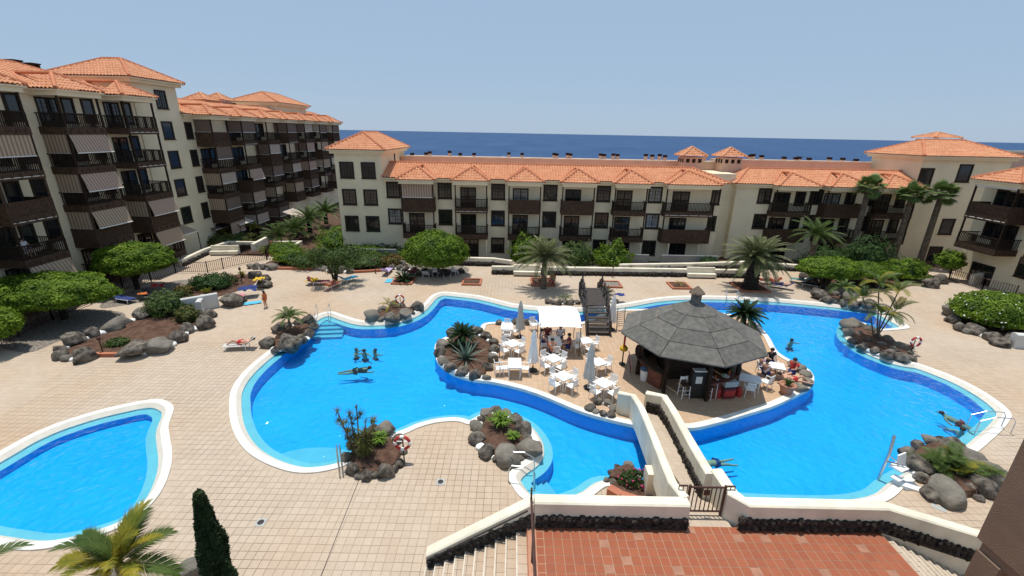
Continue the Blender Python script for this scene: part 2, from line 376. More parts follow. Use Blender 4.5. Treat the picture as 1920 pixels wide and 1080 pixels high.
# ================================================================ ground, pools, sea
def px_loop(pts, n=6): return ccw(catmull([G(*p) for p in pts], True, n))
POOL = px_loop([(430,760),(433,735),(447,710),(472,684),(503,659),(542,629),(574,604),(596,590),(622,585),(645,592),(676,601),(704,602),(733,600),
  (757,594),(779,584),(795,570),(809,555),(830,548),(860,550),(900,555),(935,563),(965,570),(1010,575),(1060,577),(1110,576),(1171,569),(1223,560),(1265,556),
  (1317,555),(1369,556),(1411,558),(1452,560),(1494,563.5),(1542,568),(1600,574),(1641,579),(1668,592),(1704,613),(1692,618),(1655,621),(1632,618),(1612,606),(1600,613),(1598,627),(1608,640),
  (1632,656),(1660,668),(1685,676),(1720,682),(1763,697),(1806,715),(1850,739),(1882,762),(1896,778),(1891,792),(1880,806),(1859,826),(1828,851),(1790,866),
  (1745,886),(1700,912),(1664,940),(1600,952),(1500,952),(1400,946),(1340,930),(1250,938),(1180,925),(1140,913),(1106,934),(1060,950),(1010,948),(980,936),(965,920),(953,898),(958,884),(972,871),
  (992,857),(999,842),(995,822),(977,799),(946,783),(918,780),(898,790),(880,797),(862,792),(845,791),(817,794),(787,802),(760,814),(722,826),(690,848),(660,868),(636,878),
  (600,886),(565,888),(530,882),(490,866),(460,845),(441,818),(432,790)])
KID = px_loop([(0,848),(50,820),(100,798),(150,781),(200,767),(267,752.5),(300,750),(320,757),(326,769),(317,798),(319,822),(323,847),(320,880),(300,927),(250,977),(173,1010),(100,1028),(50,1033),
  (0,1028),(-80,1012),(-150,975),(-150,930),(-80,893)])
ISLE = px_loop([(815,655),(820,642),(843,630),(880,622),(898,619),(906,608),(933,604.5),(1000,606),(1060,607),(1090,605),(1120,592),(1142,583),(1172,581),(1240,580),(1310,584),(1370,590),(1412,602),(1440,630),(1458,660),(1490,680),
  (1514,692),(1526,708),(1520,727),(1490,744),(1452,762),(1410,775),(1360,790),(1312,802),(1285,804),(1230,802),(1182,797),(1123,783),(1096,775),(1071,766),(1029,748),(988,733),(946,722),(917,716.5),(888,713),(855,704),(834,692),(819,677)])
def pool(outer, isle, nm, label, depth):
    t = thing(nm, label, 'swimming pool')
    L = [outer, offset(outer, .30), offset(outer, .50), offset(outer, .88)]
    mb = MB(); ring(mb, L[0], -.01, L[0], .055); ring(mb, L[0], .055, L[1], .05); mb.build('coping', 'coping', t, smooth=False)
    mb = MB(); ring(mb, L[1], .05, L[2], -.13); mb.build('coping_slope', 'coping_cream', t)
    mb = MB(); ring(mb, L[2], -.13, L[2], -.20); ring(mb, L[2], -.20, L[3], -.24); mb.build('ledge', 'ledge', t)
    mb = MB(); ring(mb, L[3], -.24, L[3], -depth)
    hole = []
    if isle:
        hole = [list(reversed(isle))]; ring(mb, isle, -depth, isle, -.14)
    fill(mb, [L[3]]+hole, -depth); mb.build('basin', 'pool_floor', t)
    mb = MB(); fill(mb, [L[2]]+hole, -.115)
    wo = struct(mb.build(nm.replace('pool', 'pool_water'), 'pool_water'))
    return t
main_pool = pool(POOL, ISLE, 'swimming_pool', 'large winding blue swimming pool with white rim around the bar island', .88)
kid_pool = pool(KID, None, 'paddling_pool', 'small leaf-shaped blue paddling pool at the lower left', .55)
# underwater steps
def steps(pool_t, pts, dirn, n, run, z0=-.30, dz=-.14):
    a, b = G(*pts[0]), G(*pts[1]); d = Vector((dirn[0], dirn[1], 0)).normalized()
    for k in range(n):
        mb = MB(); p = [a+d*run*(k-.6), b+d*run*(k-.6), b+d*run*(k+1), a+d*run*(k+1)]
        p = ccw(p); mb.prism(p, -.87, z0+dz*k); mb.build('pool_step', 'step_blue', pool_t)
steps(main_pool, ((592,598),(648,596)), (.15, -1), 4, .42)
steps(main_pool, ((978,898),(1012,945)), (.55, .83), 4, .36)
steps(main_pool, ((1690,612),(1640,612)), (-.5, -.1), 3, .5)
mb = MB(); c = G(590, 852); pts = [Vector((c.x+2.0*math.cos(a*.2618), c.y+1.0*math.sin(a*.2618)-.1, 0)) for a in range(24)]
mb.prism(pts, -.87, -.36); mb.build('entry_platform', 'step_blue', main_pool)
# deck with openings for the pools
X0, X1, Y0, Y1 = -46., 62., -6., 46.2
deck_outer = [Vector((X0, Y0, 0)), Vector((X1, Y0, 0)), Vector((X1, Y1, 0)), Vector((X0, Y1, 0))]
mb = MB(); fill(mb, [deck_outer, list(reversed(offset(POOL, .02))), list(reversed(offset(KID, .02)))], 0)
mb.quad((X0, Y1, 0), (X1, Y1, 0), (X1, Y1, -1.6), (X0, Y1, -1.6))
deck = struct(mb.build('pool_deck', 'deck'))
# island deck
isle_in = offset(ISLE, .34)
mb = MB(); fill(mb, [isle_in], 0); island = struct(mb.build('island_deck', 'deck_warm'))
mb = MB(); ring(mb, ISLE, -.16, ISLE, .05); ring(mb, ISLE, .05, isle_in, .06); ring(mb, isle_in, .06, isle_in, -.02); mb.build('coping', 'coping', island)
# paving tiles
isle_tile_clear = offset(ISLE, .36)
RG = []   # soil / planter loops the tiles must leave free, filled here
def tile_ok(x, y, gap=0.0):
    c = [(x, y), (x+TILE, y), (x+TILE, y+TILE), (x, y+TILE)]
    return not any(inside(p, POOL) or inside(p, KID) for p in c)
tmb = MB(); h = TILE/2-.005
def tile_into(mb, cx, cy, z=.008):
    i = len(mb.v); b_ = h; t_ = h-.006
    mb.v += [(cx-b_,cy-b_,0),(cx+b_,cy-b_,0),(cx+b_,cy+b_,0),(cx-b_,cy+b_,0),(cx-t_,cy-t_,z),(cx+t_,cy-t_,z),(cx+t_,cy+t_,z),(cx-t_,cy+t_,z)]
    for f in ((4,5,6,7),(0,1,5,4),(1,2,6,5),(2,3,7,6),(3,0,4,7)): mb.face([i+k for k in f])
tile_into(tmb, 0, 0); tile_me = tmb.mesh('paving_tile', 'deck')
single = 0; rest = MB(); rnd = random.Random(4)
for j in range(int(9.6/TILE), int(26/TILE)):
    y = j*TILE
    for i in range(int(-24/TILE), int(27/TILE)):
        x = i*TILE
        if not tile_ok(x, y): continue
        d = Vector((x, y, -CH)); 
        if abs(d.x) > (d.dot(fw))*1.17: continue
        if x > -2.9 and y < 11.6 and x < 17: continue
        if single < 300 and -11.9 < x < -2.9 and y < 13.2:
            o = inst('paving_tile', tile_me, deck, (x+TILE/2, y+TILE/2, rnd.uniform(0, .003))); single += 1
        else: tile_into(rest, x+TILE/2, y+TILE/2, .008+rnd.uniform(0, .003))
o = rest.build('paving_tiles', 'deck', deck); o['kind'] = 'stuff'
# expansion joints in the deck
mb = MB()
for a, b in (((680,886),(595,1090)), ((392,880),(300,700)), ((575,700),(640,540))):
    pass
a, b = G(678, 888), G(600, 1085); d = (b-a).normalized(); nn = Vector((-d.y, d.x, 0))*.012
mb.quad(a-nn+Vector((0,0,.013)), a+nn+Vector((0,0,.013)), b+nn+Vector((0,0,.013)), b-nn+Vector((0,0,.013))); mb.build('expansion_joint', 'metal_dark', deck)
# far ground, garden level behind the pool walls, sea
mb = MB(); mb.quad((-400, -120, -2.2), (400, -120, -2.2), (400, 118, -2.2), (-400, 118, -2.2)); mb.quad((-400, 118, -2.2), (400, 118, -2.2), (400, 150, -26), (-400, 150, -26))
struct(mb.build('ground', 'earth'))
mb = MB(); mb.quad((-60, Y1, -.8), (80, Y1, -.8), (80, 100, -.8), (-60, 100, -.8)); struct(mb.build('garden_ground', 'soil'))
mb = MB(); mb.quad((-80000, 60, -24), (80000, 60, -24), (80000, 80000, -24), (-80000, 80000, -24)); struct(mb.build('sea', 'sea'))
# ================================================================ buildings
def roof_plane(mb, A, B, C, D, per=.30, row=.42, amp=.075):
    """eave A->B, upper edge D->C; corrugated clay tiles running up the slope"""
    A, B, C, D = map(Vector, (A, B, C, D)); u = (B-A); L = u.length; u.normalize()
    nrm = u.cross(((C+D)/2-(A+B)/2)).normalized()
    if nrm.z < 0: nrm = -nrm
    v = nrm.cross(u)
    if v.z < 0: v = -v
    def uv(p): return ((p-A).dot(u), (p-A).dot(v))
    d, c = uv(D), uv(C); H = max(d[1], c[1])
    def vmax(x):
        m = H
        if x < d[0] and d[0] > 1e-4: m = min(m, d[1]*x/d[0])
        if x > c[0] and c[0] < L-1e-4: m = min(m, c[1]*(L-x)/(L-c[0]))
        return max(m, 0)
    seg = 5; nc = max(2, int(L/per*seg)); nr = max(1, int(math.ceil(H/row)))
    cols = []
    for i in range(nc+1):
        x = L*i/nc; vm_ = vmax(x); w_ = abs(math.sin(math.pi*x/per)); dz = amp*(w_*1.6-.5)
        col = []
        for k in range(nr+1):
            vv = k*row
            lo = min(vv, vm_)
            p = A+u*x+v*lo
            if k > 0: col.append(p+nrm*(dz+.0))          # top end of the lower row
            if k < nr: col.append(p+nrm*(dz+.035))       # lip of the next row
        cols.append((col, vm_))
    base = len(mb.v); S = len(cols[0][0])
    for col, _ in cols: mb.v += [tuple(p) for p in col]
    for i in range(nc):
        va = max(cols[i][1], cols[i+1][1])
        for k in range(S-1):
            if (k//2)*row > va: continue
            a = base+i*S+k; mb.face((a, a+S, a+S+1, a+1))
def caps(mb, *lines):
    for a, b in lines: mb.tube([Vector(a)+Vector((0,0,.05)), Vector(b)+Vector((0,0,.05))], .135, 6)
def hip_roof(parent, x0, x1, y0, y1, ze, zr, axis='x', inset=None, name='roof'):
    mb = MB()
    if axis == 'x':
        k = (y1-y0)/2 if inset is None else inset; ym = (y0+y1)/2; r0, r1 = (x0+k, ym, zr), (x1-k, ym, zr)
        if r0[0] > r1[0]: r0 = r1 = ((x0+x1)/2, ym, zr)
    else:
        k = (x1-x0)/2 if inset is None else inset; xm = (x0+x1)/2; r0, r1 = (xm, y0+k, zr), (xm, y1-k, zr)
        if r0[1] > r1[1]: r0 = r1 = (xm, (y0+y1)/2, zr)
    a, b, c, d = (x0,y0,ze), (x1,y0,ze), (x1,y1,ze), (x0,y1,ze)
    if axis == 'x':
        roof_plane(mb, a, b, r1, r0); roof_plane(mb, b, c, r1, r1); roof_plane(mb, c, d, r0, r1); roof_plane(mb, d, a, r0, r0)
        ln = [(a,r0),(b,r1),(c,r1),(d,r0)]
    else:
        roof_plane(mb, a, b, r0, r0); roof_plane(mb, b, c, r1, r0); roof_plane(mb, c, d, r1, r1); roof_plane(mb, d, a, r0, r1)
        ln = [(a,r0),(b,r0),(c,r1),(d,r1)]
    if r0 != r1: ln.append((r0, r1))
    o = mb.build(name, 'roof_tile', parent)
    cm = MB(); caps(cm, *ln); cm.build('ridge_tiles', 'ridge', o)
    em = MB(); em.box(x0+.06, x1-.06, y0+.06, y1-.06, ze-.14, ze-.03); em.box(x0+.3, x1-.3, y0+.3, y1-.3, ze-.42, ze-.14); em.build('eave', 'stucco', o)
    return o
def long_roof(parent, x0, x1, yf, yr, ze, zr, bays, bay_y, hipL=True, hipR=True, bay_h=1.05):
    """front slope of a long building with hipped bay roofs breaking the eave"""
    mb = MB(); k = yr-yf
    D = (x0+(k*.8 if hipL else 0), yr, zr); C = (x1-(k*.8 if hipR else 0), yr, zr)
    roof_plane(mb, (x0,yf,ze), (x1,yf,ze), C, D); ln = [(D, C)]
    yb = yr+k
    if hipL: roof_plane(mb, (x0,yb,ze), (x0,yf,ze), D, D); ln.append(((x0,yf,ze), D))
    if hipR: roof_plane(mb, (x1,yf,ze), (x1,yb,ze), C, C); ln.append(((x1,yf,ze), C))
    roof_plane(mb, (x1,yb,ze), (x0,yb,ze), D, C, per=.6)
    sl = (zr-ze)/k
    for (b0, b1) in bays:
        zb = ze-.06; rise = bay_h; half = (b1-b0)/2; xm = (b0+b1)/2
        ap = (xm, bay_y+half*.95, zb+rise); back = (xm, yf+(zb+rise-ze)/sl, zb+rise)
        y_e = yf+.0
        roof_plane(mb, (b0,bay_y,zb), (b1,bay_y,zb), ap, ap)
        roof_plane(mb, (b1,bay_y,zb), (b1,yf+.05,zb), back, ap); roof_plane(mb, (b0,yf+.05,zb), (b0,bay_y,zb), ap, back)
        ln += [((b0,bay_y,zb), ap), ((b1,bay_y,zb), ap), (ap, back), ((b0,yf+.05,zb), back), ((b1,yf+.05,zb), back)]
    o = mb.build('roof', 'roof_tile', parent)
    cm = MB(); caps(cm, *ln); cm.build('ridge_tiles', 'ridge', o)
    em = MB(); em.box(x0+.06, x1-.06, yf+.06, yb-.06, ze-.15, ze-.04); em.box(x0+.3, x1-.3, yf+.3, yb-.3, ze-.45, ze-.15)
    for (b0, b1) in bays:
        em.box(b0+.05, b1-.05, bay_y+.05, yf+.3, ze-.20, ze-.10); em.box(b0+.22, b1-.22, bay_y+.22, yf+.35, ze-.52, ze-.20)
    em.build('eave', 'stucco', o)
    return o
_wc = {}
def window(parent, x, y, z, w=1.55, h=1.75, pane='glass', muntin=True):
    key = (w, h, muntin)
    if key not in _wc:
        mb = MB(); f = .17
        mb.box(-w/2, w/2, -.06, .02, h/2-f, h/2); mb.box(-w/2, w/2, -.06, .02, -h/2, -h/2+f)
        mb.box(-w/2, -w/2+f, -.055, .02, -h/2+f, h/2-f); mb.box(w/2-f, w/2, -.055, .02, -h/2+f, h/2-f)
        mb.box(-w/2-.06, w/2+.06, -.11, -.06, -h/2-.05, -h/2+.03)
        if muntin:
            iw, ih = w-2*f, h-2*f
            mb.box(-.035, .035, -.04, -.005, -ih/2, ih/2)
            for k in (1, 3):
                xx = -iw/2+iw*k/4; mb.box(xx-.014, xx+.014, -.032, -.008, -ih/2, ih/2)
            for k in (1, 2, 3):
                zz = -ih/2+ih*k/4; mb.box(-iw/2, iw/2, -.03, -.01, zz-.014, zz+.014)
        _wc[key] = mb.mesh('window', 'shutter')
    pk = (w, h, 'pane', pane)
    if pk not in _wc:
        f = .17; mb = MB(); mb.box(-w/2+f-.02, w/2-f+.02, -.004, .015, -h/2+f-.02, h/2-f+.02); _wc[pk] = mb.mesh('pane', pane)
    o = inst('window', _wc[key], parent, (x, y, z)); inst('pane', _wc[pk], o, (0, 0, 0)); return o
def door(parent, x, y, z, w=1.9, h=2.2, pane='glass'):
    key = ('door', w, h)
    if key not in _wc:
        mb = MB(); f = .13
        mb.box(-w/2, w/2, -.05, .02, h-f, h); mb.box(-w/2, -w/2+f, -.05, .02, 0, h-f); mb.box(w/2-f, w/2, -.05, .02, 0, h-f); mb.box(-.06, .06, -.045, .0, 0, h-f)
        mb.box(-w/2+f, w/2-f, -.04, .0, 0, .5)
        for s in (-1, 1):
            xx = s*(w/4); mb.box(xx-.014, xx+.014, -.03, -.006, .5, h-f)
        for k in range(1, 5):
            zz = .5+(h-f-.5)*k/5; mb.box(-w/2+f, w/2-f, -.028, -.008, zz-.014, zz+.014)
        _wc[key] = mb.mesh('door', 'shutter')
    pk = ('dp', w, h, pane)
    if pk not in _wc:
        mb = MB(); mb.box(-w/2+.1, w/2-.1, -.004, .014, .02, h-.1); _wc[pk] = mb.mesh('pane', pane)
    o = inst('door', _wc[key], parent, (x, y, z)); inst('pane', _wc[pk], o, (0, 0, 0)); return o
_bc = {}
def balcony(parent, x0, x1, y, z, depth, rail='bars', aw=None, aws=None, side=-1, post=True, H=2.9, wood='wood_dark', door_x=.38, pane='glass', win=True, fasc=.48):
    """timber balcony on a wall at local y; aw/aws: awning on the front / on the side facing the pool"""
    w = x1-x0; xc = (x0+x1)/2; key = (round(w, 2), round(depth, 2), wood, fasc)
    if key not in _bc:
        mb = MB(); mb.box(-w/2, w/2, -depth, 0, -.12, 0)
        mb.box(-w/2-.03, w/2+.03, -depth-.04, -depth+.05, -fasc, .06); mb.box(-w/2-.03, -w/2+.05, -depth+.05, 0, -fasc, .06); mb.box(w/2-.05, w/2+.03, -depth+.05, 0, -fasc, .06)
        for k in range(5):
            xx = -w/2+w*(k+.5)/5; mb.box(xx-.07, xx+.07, -depth-.10, -depth-.04, -.30, -.14)
        _bc[key] = mb.mesh('balcony', 'wood_brown' if wood == 'wood_dark' else wood)
        mb = MB()
        mb.box(-w/2, w/2, -depth-.01, -depth+.05, .98, 1.05); mb.box(-w/2, w/2, -depth, -depth+.04, .12, .16)
        for s in (-1, 1): mb.box(s*w/2-.03, s*w/2+.03, -depth+.05, 0, .98, 1.05)
        nb = int(w/.15)
        for k in range(nb+1):
            xx = -w/2+w*k/nb; mb.box(xx-.028, xx+.028, -depth+.005, -depth+.035, .06, .98)
        nd = int(depth/.15)
        for k in range(nd):
            yy = -depth+depth*k/nd
            for s in (-1, 1): mb.box(s*w/2-.015, s*w/2+.015, yy-.028, yy+.028, .06, .98)
        _bc[(key, 'bars')] = mb.mesh('railing', wood)
        mb = MB()
        mb.box(-w/2, w/2, -depth-.02, -depth+.06, .98, 1.06); mb.box(-w/2, w/2, -depth+.01, -depth+.035, .06, .98)
        for s in (-1, 1):
            mb.box(s*w/2-.03, s*w/2+.03, -depth+.06, 0, .98, 1.06); mb.box(s*w/2-.012, s*w/2+.012, -depth+.06, 0, .06, .98)
        nb = int(w/.2)
        for k in range(nb+1):
            xx = -w/2+w*k/nb; mb.box(xx-.03, xx+.03, -depth-.012, -depth+.012, .06, .98)
        _bc[(key, 'solid')] = mb.mesh('railing', 'wood_brown')
        mb = MB(); mb.box(-.06, .06, -.06, .06, -fasc, H-.1); _bc[(key, 'post')] = mb.mesh('post', wood)
    o = inst('balcony', _bc[key], parent, (xc, y, z)); inst('railing', _bc[(key, rail)], o, (0, 0, 0))
    if post:
        for s in (-1, 1): inst('post', _bc[(key, 'post')], o, (s*(w/2-.05), -depth+.06, 0))
    door(parent, x0+w*door_x, y, z+.0, min(1.9, w*.5), 2.15, pane)
    top = H-.32
    def cloth(x_a, y_a, x_b, y_b, drop, out, m):
        mb = MB(); a = Vector((x_a, y_a, top)); b_ = Vector((x_b, y_b, top)); d = (b_-a).normalized(); nrm = Vector((d.y, -d.x, 0))
        f = drop*(.985 if out else 1)
        lo = nrm*out+Vector((0, 0, -f))
        th = nrm*.02
        mb.quad(a, b_, b_+lo, a+lo); mb.quad(a-th, a+lo-th, b_+lo-th, b_-th)
        c = mb.build('awning', m, o)
        bm = MB(); bm.tube([a+lo, b_+lo], .045, 6); bm.build('awning_bar', 'awning_bar', o); bm = MB(); bm.tube([a, b_], .06, 6); bm.build('awning_roller', 'awning_bar', o)
    def rolled(x_a, y_a, x_b, y_b):
        bm = MB(); bm.tube([(x_a, y_a, top+.02), (x_b, y_b, top+.02)], .075, 6); bm.build('rolled_awning', 'awning_bar', o)
    fr = (-w/2+.1, -depth+.02, w/2-.1, -depth+.02)
    sx = side*(w/2-.03); sd_ = (sx, -.1, sx, -depth+.1) if side < 0 else (sx, -depth+.1, sx, -.1)
    for kind, seg in ((aw, fr), (aws, sd_)):
        if kind is None: continue
        if kind == 'roll': rolled(*seg)
        elif kind == 'drop': cloth(*seg, 1.55, 0, 'awning')
        elif kind == 'drop_pink': cloth(*seg, 1.5, 0, 'awning_pink')
        elif kind == 'plain': cloth(*seg, 1.5, 0, 'awning_plain')
        elif kind == 'pale': cloth(*seg, 1.35, 0, 'awning_pale')
        elif kind == 'short': cloth(*seg, .7, .12, 'awning_pink')
        elif kind == 'tilt': cloth(*seg, 1.5, .34, 'awning_pink')
        elif kind == 'tiltb': cloth(*seg, 1.5, .34, 'awning')
    return o
def wall_box(parent, x0, x1, y0, y1, z0, z1, m='stucco', name='wall'):
    mb = MB(); mb.box(x0, x1, y0, y1, z0, z1); return mb.build(name, m, parent)
_chim = {}
def chimney(parent, p, s=1.0, h=1.0, name='chimney', top=None):
    if 'b' not in _chim:
        mb = MB(); mb.box(-.3, .3, -.3, .3, -3, .55); _chim['b'] = mb.mesh('chimney', 'stucco_pink')
        mb = MB(); mb.box(-.36, .36, -.36, .36, .55, .63)
        for sx in (-1, 1):
            for sy in (-1, 1): mb.box(sx*.28-.06, sx*.28+.06, sy*.28-.06, sy*.28+.06, .63, .9)
        mb.box(-.24, .24, -.24, .24, .63, .9)
        mb.box(-.4, .4, -.4, .4, .9, 1.0); _chim['t'] = mb.mesh('chimney_cap', 'wood_dark')
    o = inst(name, _chim['b'], parent, p, scale=s); inst('chimney_cap', _chim['t'], o, (0, 0, 0)); return o
def cupola(parent, cx, cy, z0, w, ze, zr):
    o = wall_box(parent, cx-w/2+.35, cx+w/2-.35, cy-w/2+.35, cy+w/2-.35, z0, ze-.1, 'stucco_pink', 'roof_turret')
    mb = MB()
    for k in (-1, 0, 1):
        xx = cx+k*(w-.7)/3.2; yy = cy+k*(w-.7)/3.2
        wall_box(o, xx-.2, xx+.2, cy-w/2+.33, cy-w/2+.36, ze-.75, ze-.3, 'wood_dark', 'vent_opening'); wall_box(o, cx+w/2-.36, cx+w/2-.33, yy-.2, yy+.2, ze-.75, ze-.3, 'wood_dark', 'vent_opening'); wall_box(o, cx-w/2+.33, cx-w/2+.36, yy-.2, yy+.2, ze-.75, ze-.3, 'wood_dark', 'vent_opening')
    mb = MB(); ap = (cx, cy, zr); x0, x1, y0, y1 = cx-w/2, cx+w/2, cy-w/2, cy+w/2
    a, b, c, d = (x0,y0,ze), (x1,y0,ze), (x1,y1,ze), (x0,y1,ze)
    for p, q in ((a,b),(b,c),(c,d),(d,a)): roof_plane(mb, p, q, ap, ap)
    mb.build('turret_roof', 'roof_tile', o); cm = MB(); caps(cm, (a,ap),(b,ap),(c,ap),(d,ap)); cm.build('ridge_tiles', 'roof_tile', o)
    return o

# ---------------------------------------------------------------- centre building, facade facing the pool at Y = 50
cb = thing('apartment_block', 'three-storey cream apartment block with orange tiled roof across the far side of the pool', 'building', (0, 50, 0))
FL = [-.75, 2.17, 5.10]
wall_box(cb, -14.4, 23.0, 0, 11, -1.5, 8.1)
tw = wall_box(cb, -19.5, -14.4, -.02, 10.6, -1.5, 10.95, 'stucco', 'tower_wall')
hip_roof(cb, -20.15, -13.75, -.65, 11.2, 11.0, 12.75, 'y', 3.2, 'tower_roof')
mb = MB(); mb.box(-14.41, -14.37, 5.3, 5.8, 8.9, 10.4); mb.build('slit_window', 'wood_dark', cb)
bays = [GY(p, 360, 48.8).x for p in (782, 883, 984, 1085, 1184)]
bays = [(x-1.75, x+1.75) for x in bays] + [(16.5, 21.8)]
long_roof(cb, -14.55, 23.5, -.6, 3.2, 8.2, 9.55, [(a-.3, b+.3) for a, b in bays], -2.0, False, True, 1.22)
wx = [GY(p, 361, 50).x for p in (738, 834, 934, 1032, 1132, 1229)]
panes = ['glass', 'glass_curtain', 'glass']
rnd = random.Random(7)
for i, x in enumerate(wx):
    for k, z in enumerate(FL):
        if k == 0 and i == 0: continue
        window(cb, x, 0, z+1.72 if k else z+1.55, pane=rnd.choice(panes))
for x in (-18.25, -15.9):
    for z in (8.85, 5.95, 3.0): window(cb, x, -.02, z)
B_AW = {(0,2): 'drop_pink', (0,1): None, (1,2): None, (1,1): 'roll', (2,2): 'roll', (3,2): 'roll', (4,2): 'roll', (5,1): 'roll', (5,2): None}
for i, (a, b) in enumerate(bays):
    for k in (2, 1):
        rail = 'solid' if (i, k) in ((0,2),(2,2),(3,2),(5,1)) else 'bars'
        o = balcony(cb, a, b, 0, FL[k], 1.25, rail, B_AW.get((i, k)), H=2.93, pane=rnd.choice(panes), wood='wood_dark')
    door(cb, (a+b)/2-.3, 0, FL[0], 2.0, 2.2); 
    [wall_box(cb, (a+b)/2+s_*1.68-.065, (a+b)/2+s_*1.68+.065, -1.2, -1.07, -1.2, 1.7, 'stucco', 'ground_post') for s_ in (-1, 1)]
for z in FL[1:]: window(cb, 22.35, 0, z+1.6, 1.0, 1.7, muntin=False)
# flat pink roof terrace with chimneys behind the ridge
wall_box(cb, -14.3, 26.5, 8, 11.5, 5, 9.98, 'stucco_pink', 'parapet'); wall_box(cb, -14.3, 26.5, 7.95, 8.25, 9.98, 10.1, 'stucco_white', 'parapet_cap')
for px, py in ((773,290),(799,289),(806,287),(843,286),(863,290),(889,290),(954,289),(979,290),(1039,290),(1044,291),(1064,290),(1070,291),(1126,291),(1133,292),(1150,291),(1158,292),(1211,292),(1223,293),(1237,292),(1247,294)):
    p = GY(px, py, 60); chimney(cb, (p.x, 10, p.z-.40), .62)
for px in (1295, 1367):
    p = GY(px, 295, 57); cupola(cb, p.x, 7, 8.4, 3.0, 10.75, 11.75)
p = GY(1322, 292, 60); chimney(cb, (p.x, 10, p.z-.40), .62)
# link wall between the two blocks
# ---------------------------------------------------------------- right wing, facade Y = 52
rw = thing('apartment_wing', 'cream apartment wing with orange roof behind the tall palms, right of the centre block', 'building', (0, 52, 0))
wall_box(rw, 25.5, 46.3, 0, 11, -1.5, 8.0); wall_box(rw, 22.9, 25.6, .8, 9.5, -1.5, 9.0, 'stucco', 'link_wall')
wall_box(rw, 26.5, 45.4, 7, 11, 5, 10.22, 'stucco_pink', 'parapet'); wall_box(rw, 26.5, 45.4, 6.95, 7.25, 10.22, 10.36, 'stucco_white', 'parapet_cap')
rb = [GY(p, 385, 50.8).x for p in (1487, 1583, 1680)]; rb = [(x-2.1, x+2.1) for x in rb]
long_roof(rw, 25.0, 46.6, -.6, 3.0, 8.05, 9.5, [(a-.3, b+.3) for a, b in rb], -1.9, True, False, 1.25)
for i, px in enumerate((1433, 1530, 1632)):
    x = GY(px, 370, 52).x
    for z in (2.05, 5.0): window(rw, x, 0, z+1.7)
for i, (a, b) in enumerate(rb):
    for k, z in enumerate((2.05, 5.0)):
        balcony(rw, a, b, 0, z, 1.2, 'solid' if (i, k) in ((1, 1), (0, 0)) else 'bars', None, H=2.93, door_x=.32, pane=rnd.choice(panes))
        window(rw, b-.75, 0, z+1.45, 1.2, 1.6)
    door(rw, (a+b)/2, 0, -.85, 2.0, 2.2)
for px, py in ((1470,297),(1492,298),(1498,297),(1517,299),(1555,298),(1580,299),(1605,301),(1640,301),(1407,293),(1412,292),(1428,294)):
    p = GY(px, py, 60); chimney(rw, (p.x, 8, p.z-.40), .62)
# ---------------------------------------------------------------- tower block on the right
tb = thing('tower_block', 'large cream block with broad hipped orange roof at the right', 'building', (0, 52, 0))
wall_box(tb, 46.2, 56.3, .6, 8.2, -1.5, 11.4)
hip_roof(tb, 45.6, 56.9, -.1, 9.0, 11.4, 13.1, 'x', 3.2)
cupola(tb, 51.9, 6.2, 12, 3.4, 13.35, 13.95)
for px, py in ((1735,332),(1808,325)):
    p = GY(px, py, 52.6); window(tb, p.x, .6, p.z, 1.6, 2.0, muntin=False)
for px, py, ww, hh in ((1775,425,1.6,1.9),(1750,480,1.6,2.4)):
    p = GY(px, py, 52.6); window(tb, p.x, .6, p.z, ww, hh, muntin=False)
# low far roof at the right edge
fr_ = thing('distant_terrace_roof', 'low sandy flat roof beyond the hipped tower roof at the right edge', 'building', (0, 70, 0))
wall_box(fr_, 66, 90, 0, 6, -2, 11.6, 'stucco_pink'); wall_box(fr_, 65.8, 90.2, -.2, .2, 11.6, 11.9, 'stucco_white', 'parapet_cap')
# ---------------------------------------------------------------- right-hand block facing left (local x = -Y, outward = -X)
rbk = thing('side_block', 'cream block with stacked dark balconies at the right edge', 'building', (44.2, 0, 0), R(-90))
wall_box(rbk, -44.0, -22.0, 1.2, 12, -1.5, 9.7)
def rbay(a, b):
    for z, rl in ((3.75, 'bars'), (6.6, 'solid')):
        balcony(rbk, a, b, 1.2, z, 2.0, rl, 'roll' if z > 3 else None, None, side=-1, H=2.85, door_x=.6)
        window(rbk, a+.8, 1.2, z+1.4, 1.1, 1.7, muntin=False)
rbay(-43.0, -39.2); rbay(-36.9, -33.2); rbay(-31, -27.2)
for y in (-38.0, -32.1):
    for z in (2.5, 5.3, 8.1): window(rbk, y, 1.2, z, 1.5, 1.8)
long_roof(rbk, -44.8, -22, .6, 5.6, 9.75, 11.9, [(-43.4, -38.8), (-37.3, -32.8), (-31.4, -26.8)], -1.1, True, False, 1.2)
door(rbk, -41.5, 1.2, -.4, 2.2, 2.3); door(rbk, -35, 1.2, -.4, 2.2, 2.3)

# ---------------------------------------------------------------- left building (local x = Y, outward = +X): near part, tower, long far wing
lb = thing('corner_block', 'tall five-storey cream block with timber balconies and striped awnings at the left', 'building', (-35.4, 0, 0), R(90))
FLL = [12.75, 9.85, 6.95, 4.05, 1.15]
wall_box(lb, 18, 44.4, 0, 11, -1.5, 15.3)
wall_box(lb, 44.4, 50.2, -.08, 9, -1.5, 17.15, 'stucco', 'tower_wall')
hip_roof(lb, 43.7, 50.9, -.75, 7.6, 17.2, 19.0, 'y', 3.3, 'tower_roof')
nb_ = [(23.45, 26.6), (29.2, 32.35), (34.95, 38.35), (40.7, 44.0)]
long_roof(lb, 18, 44.3, -.5, 5.2, 15.5, 17.6, [(a-.35, b+.35) for a, b in nb_], -2.45, False, True, 1.15)
hip_roof(lb, 27.5, 38.5, 4.2, 12.5, 16.2, 18.9, 'x', 3.6, 'rear_roof')
for px, py in ((28,122),(62,128)):
    p = GX(px, py, -41.5); chimney(lb, (p.y, 6.1, p.z-.6), 1.0)
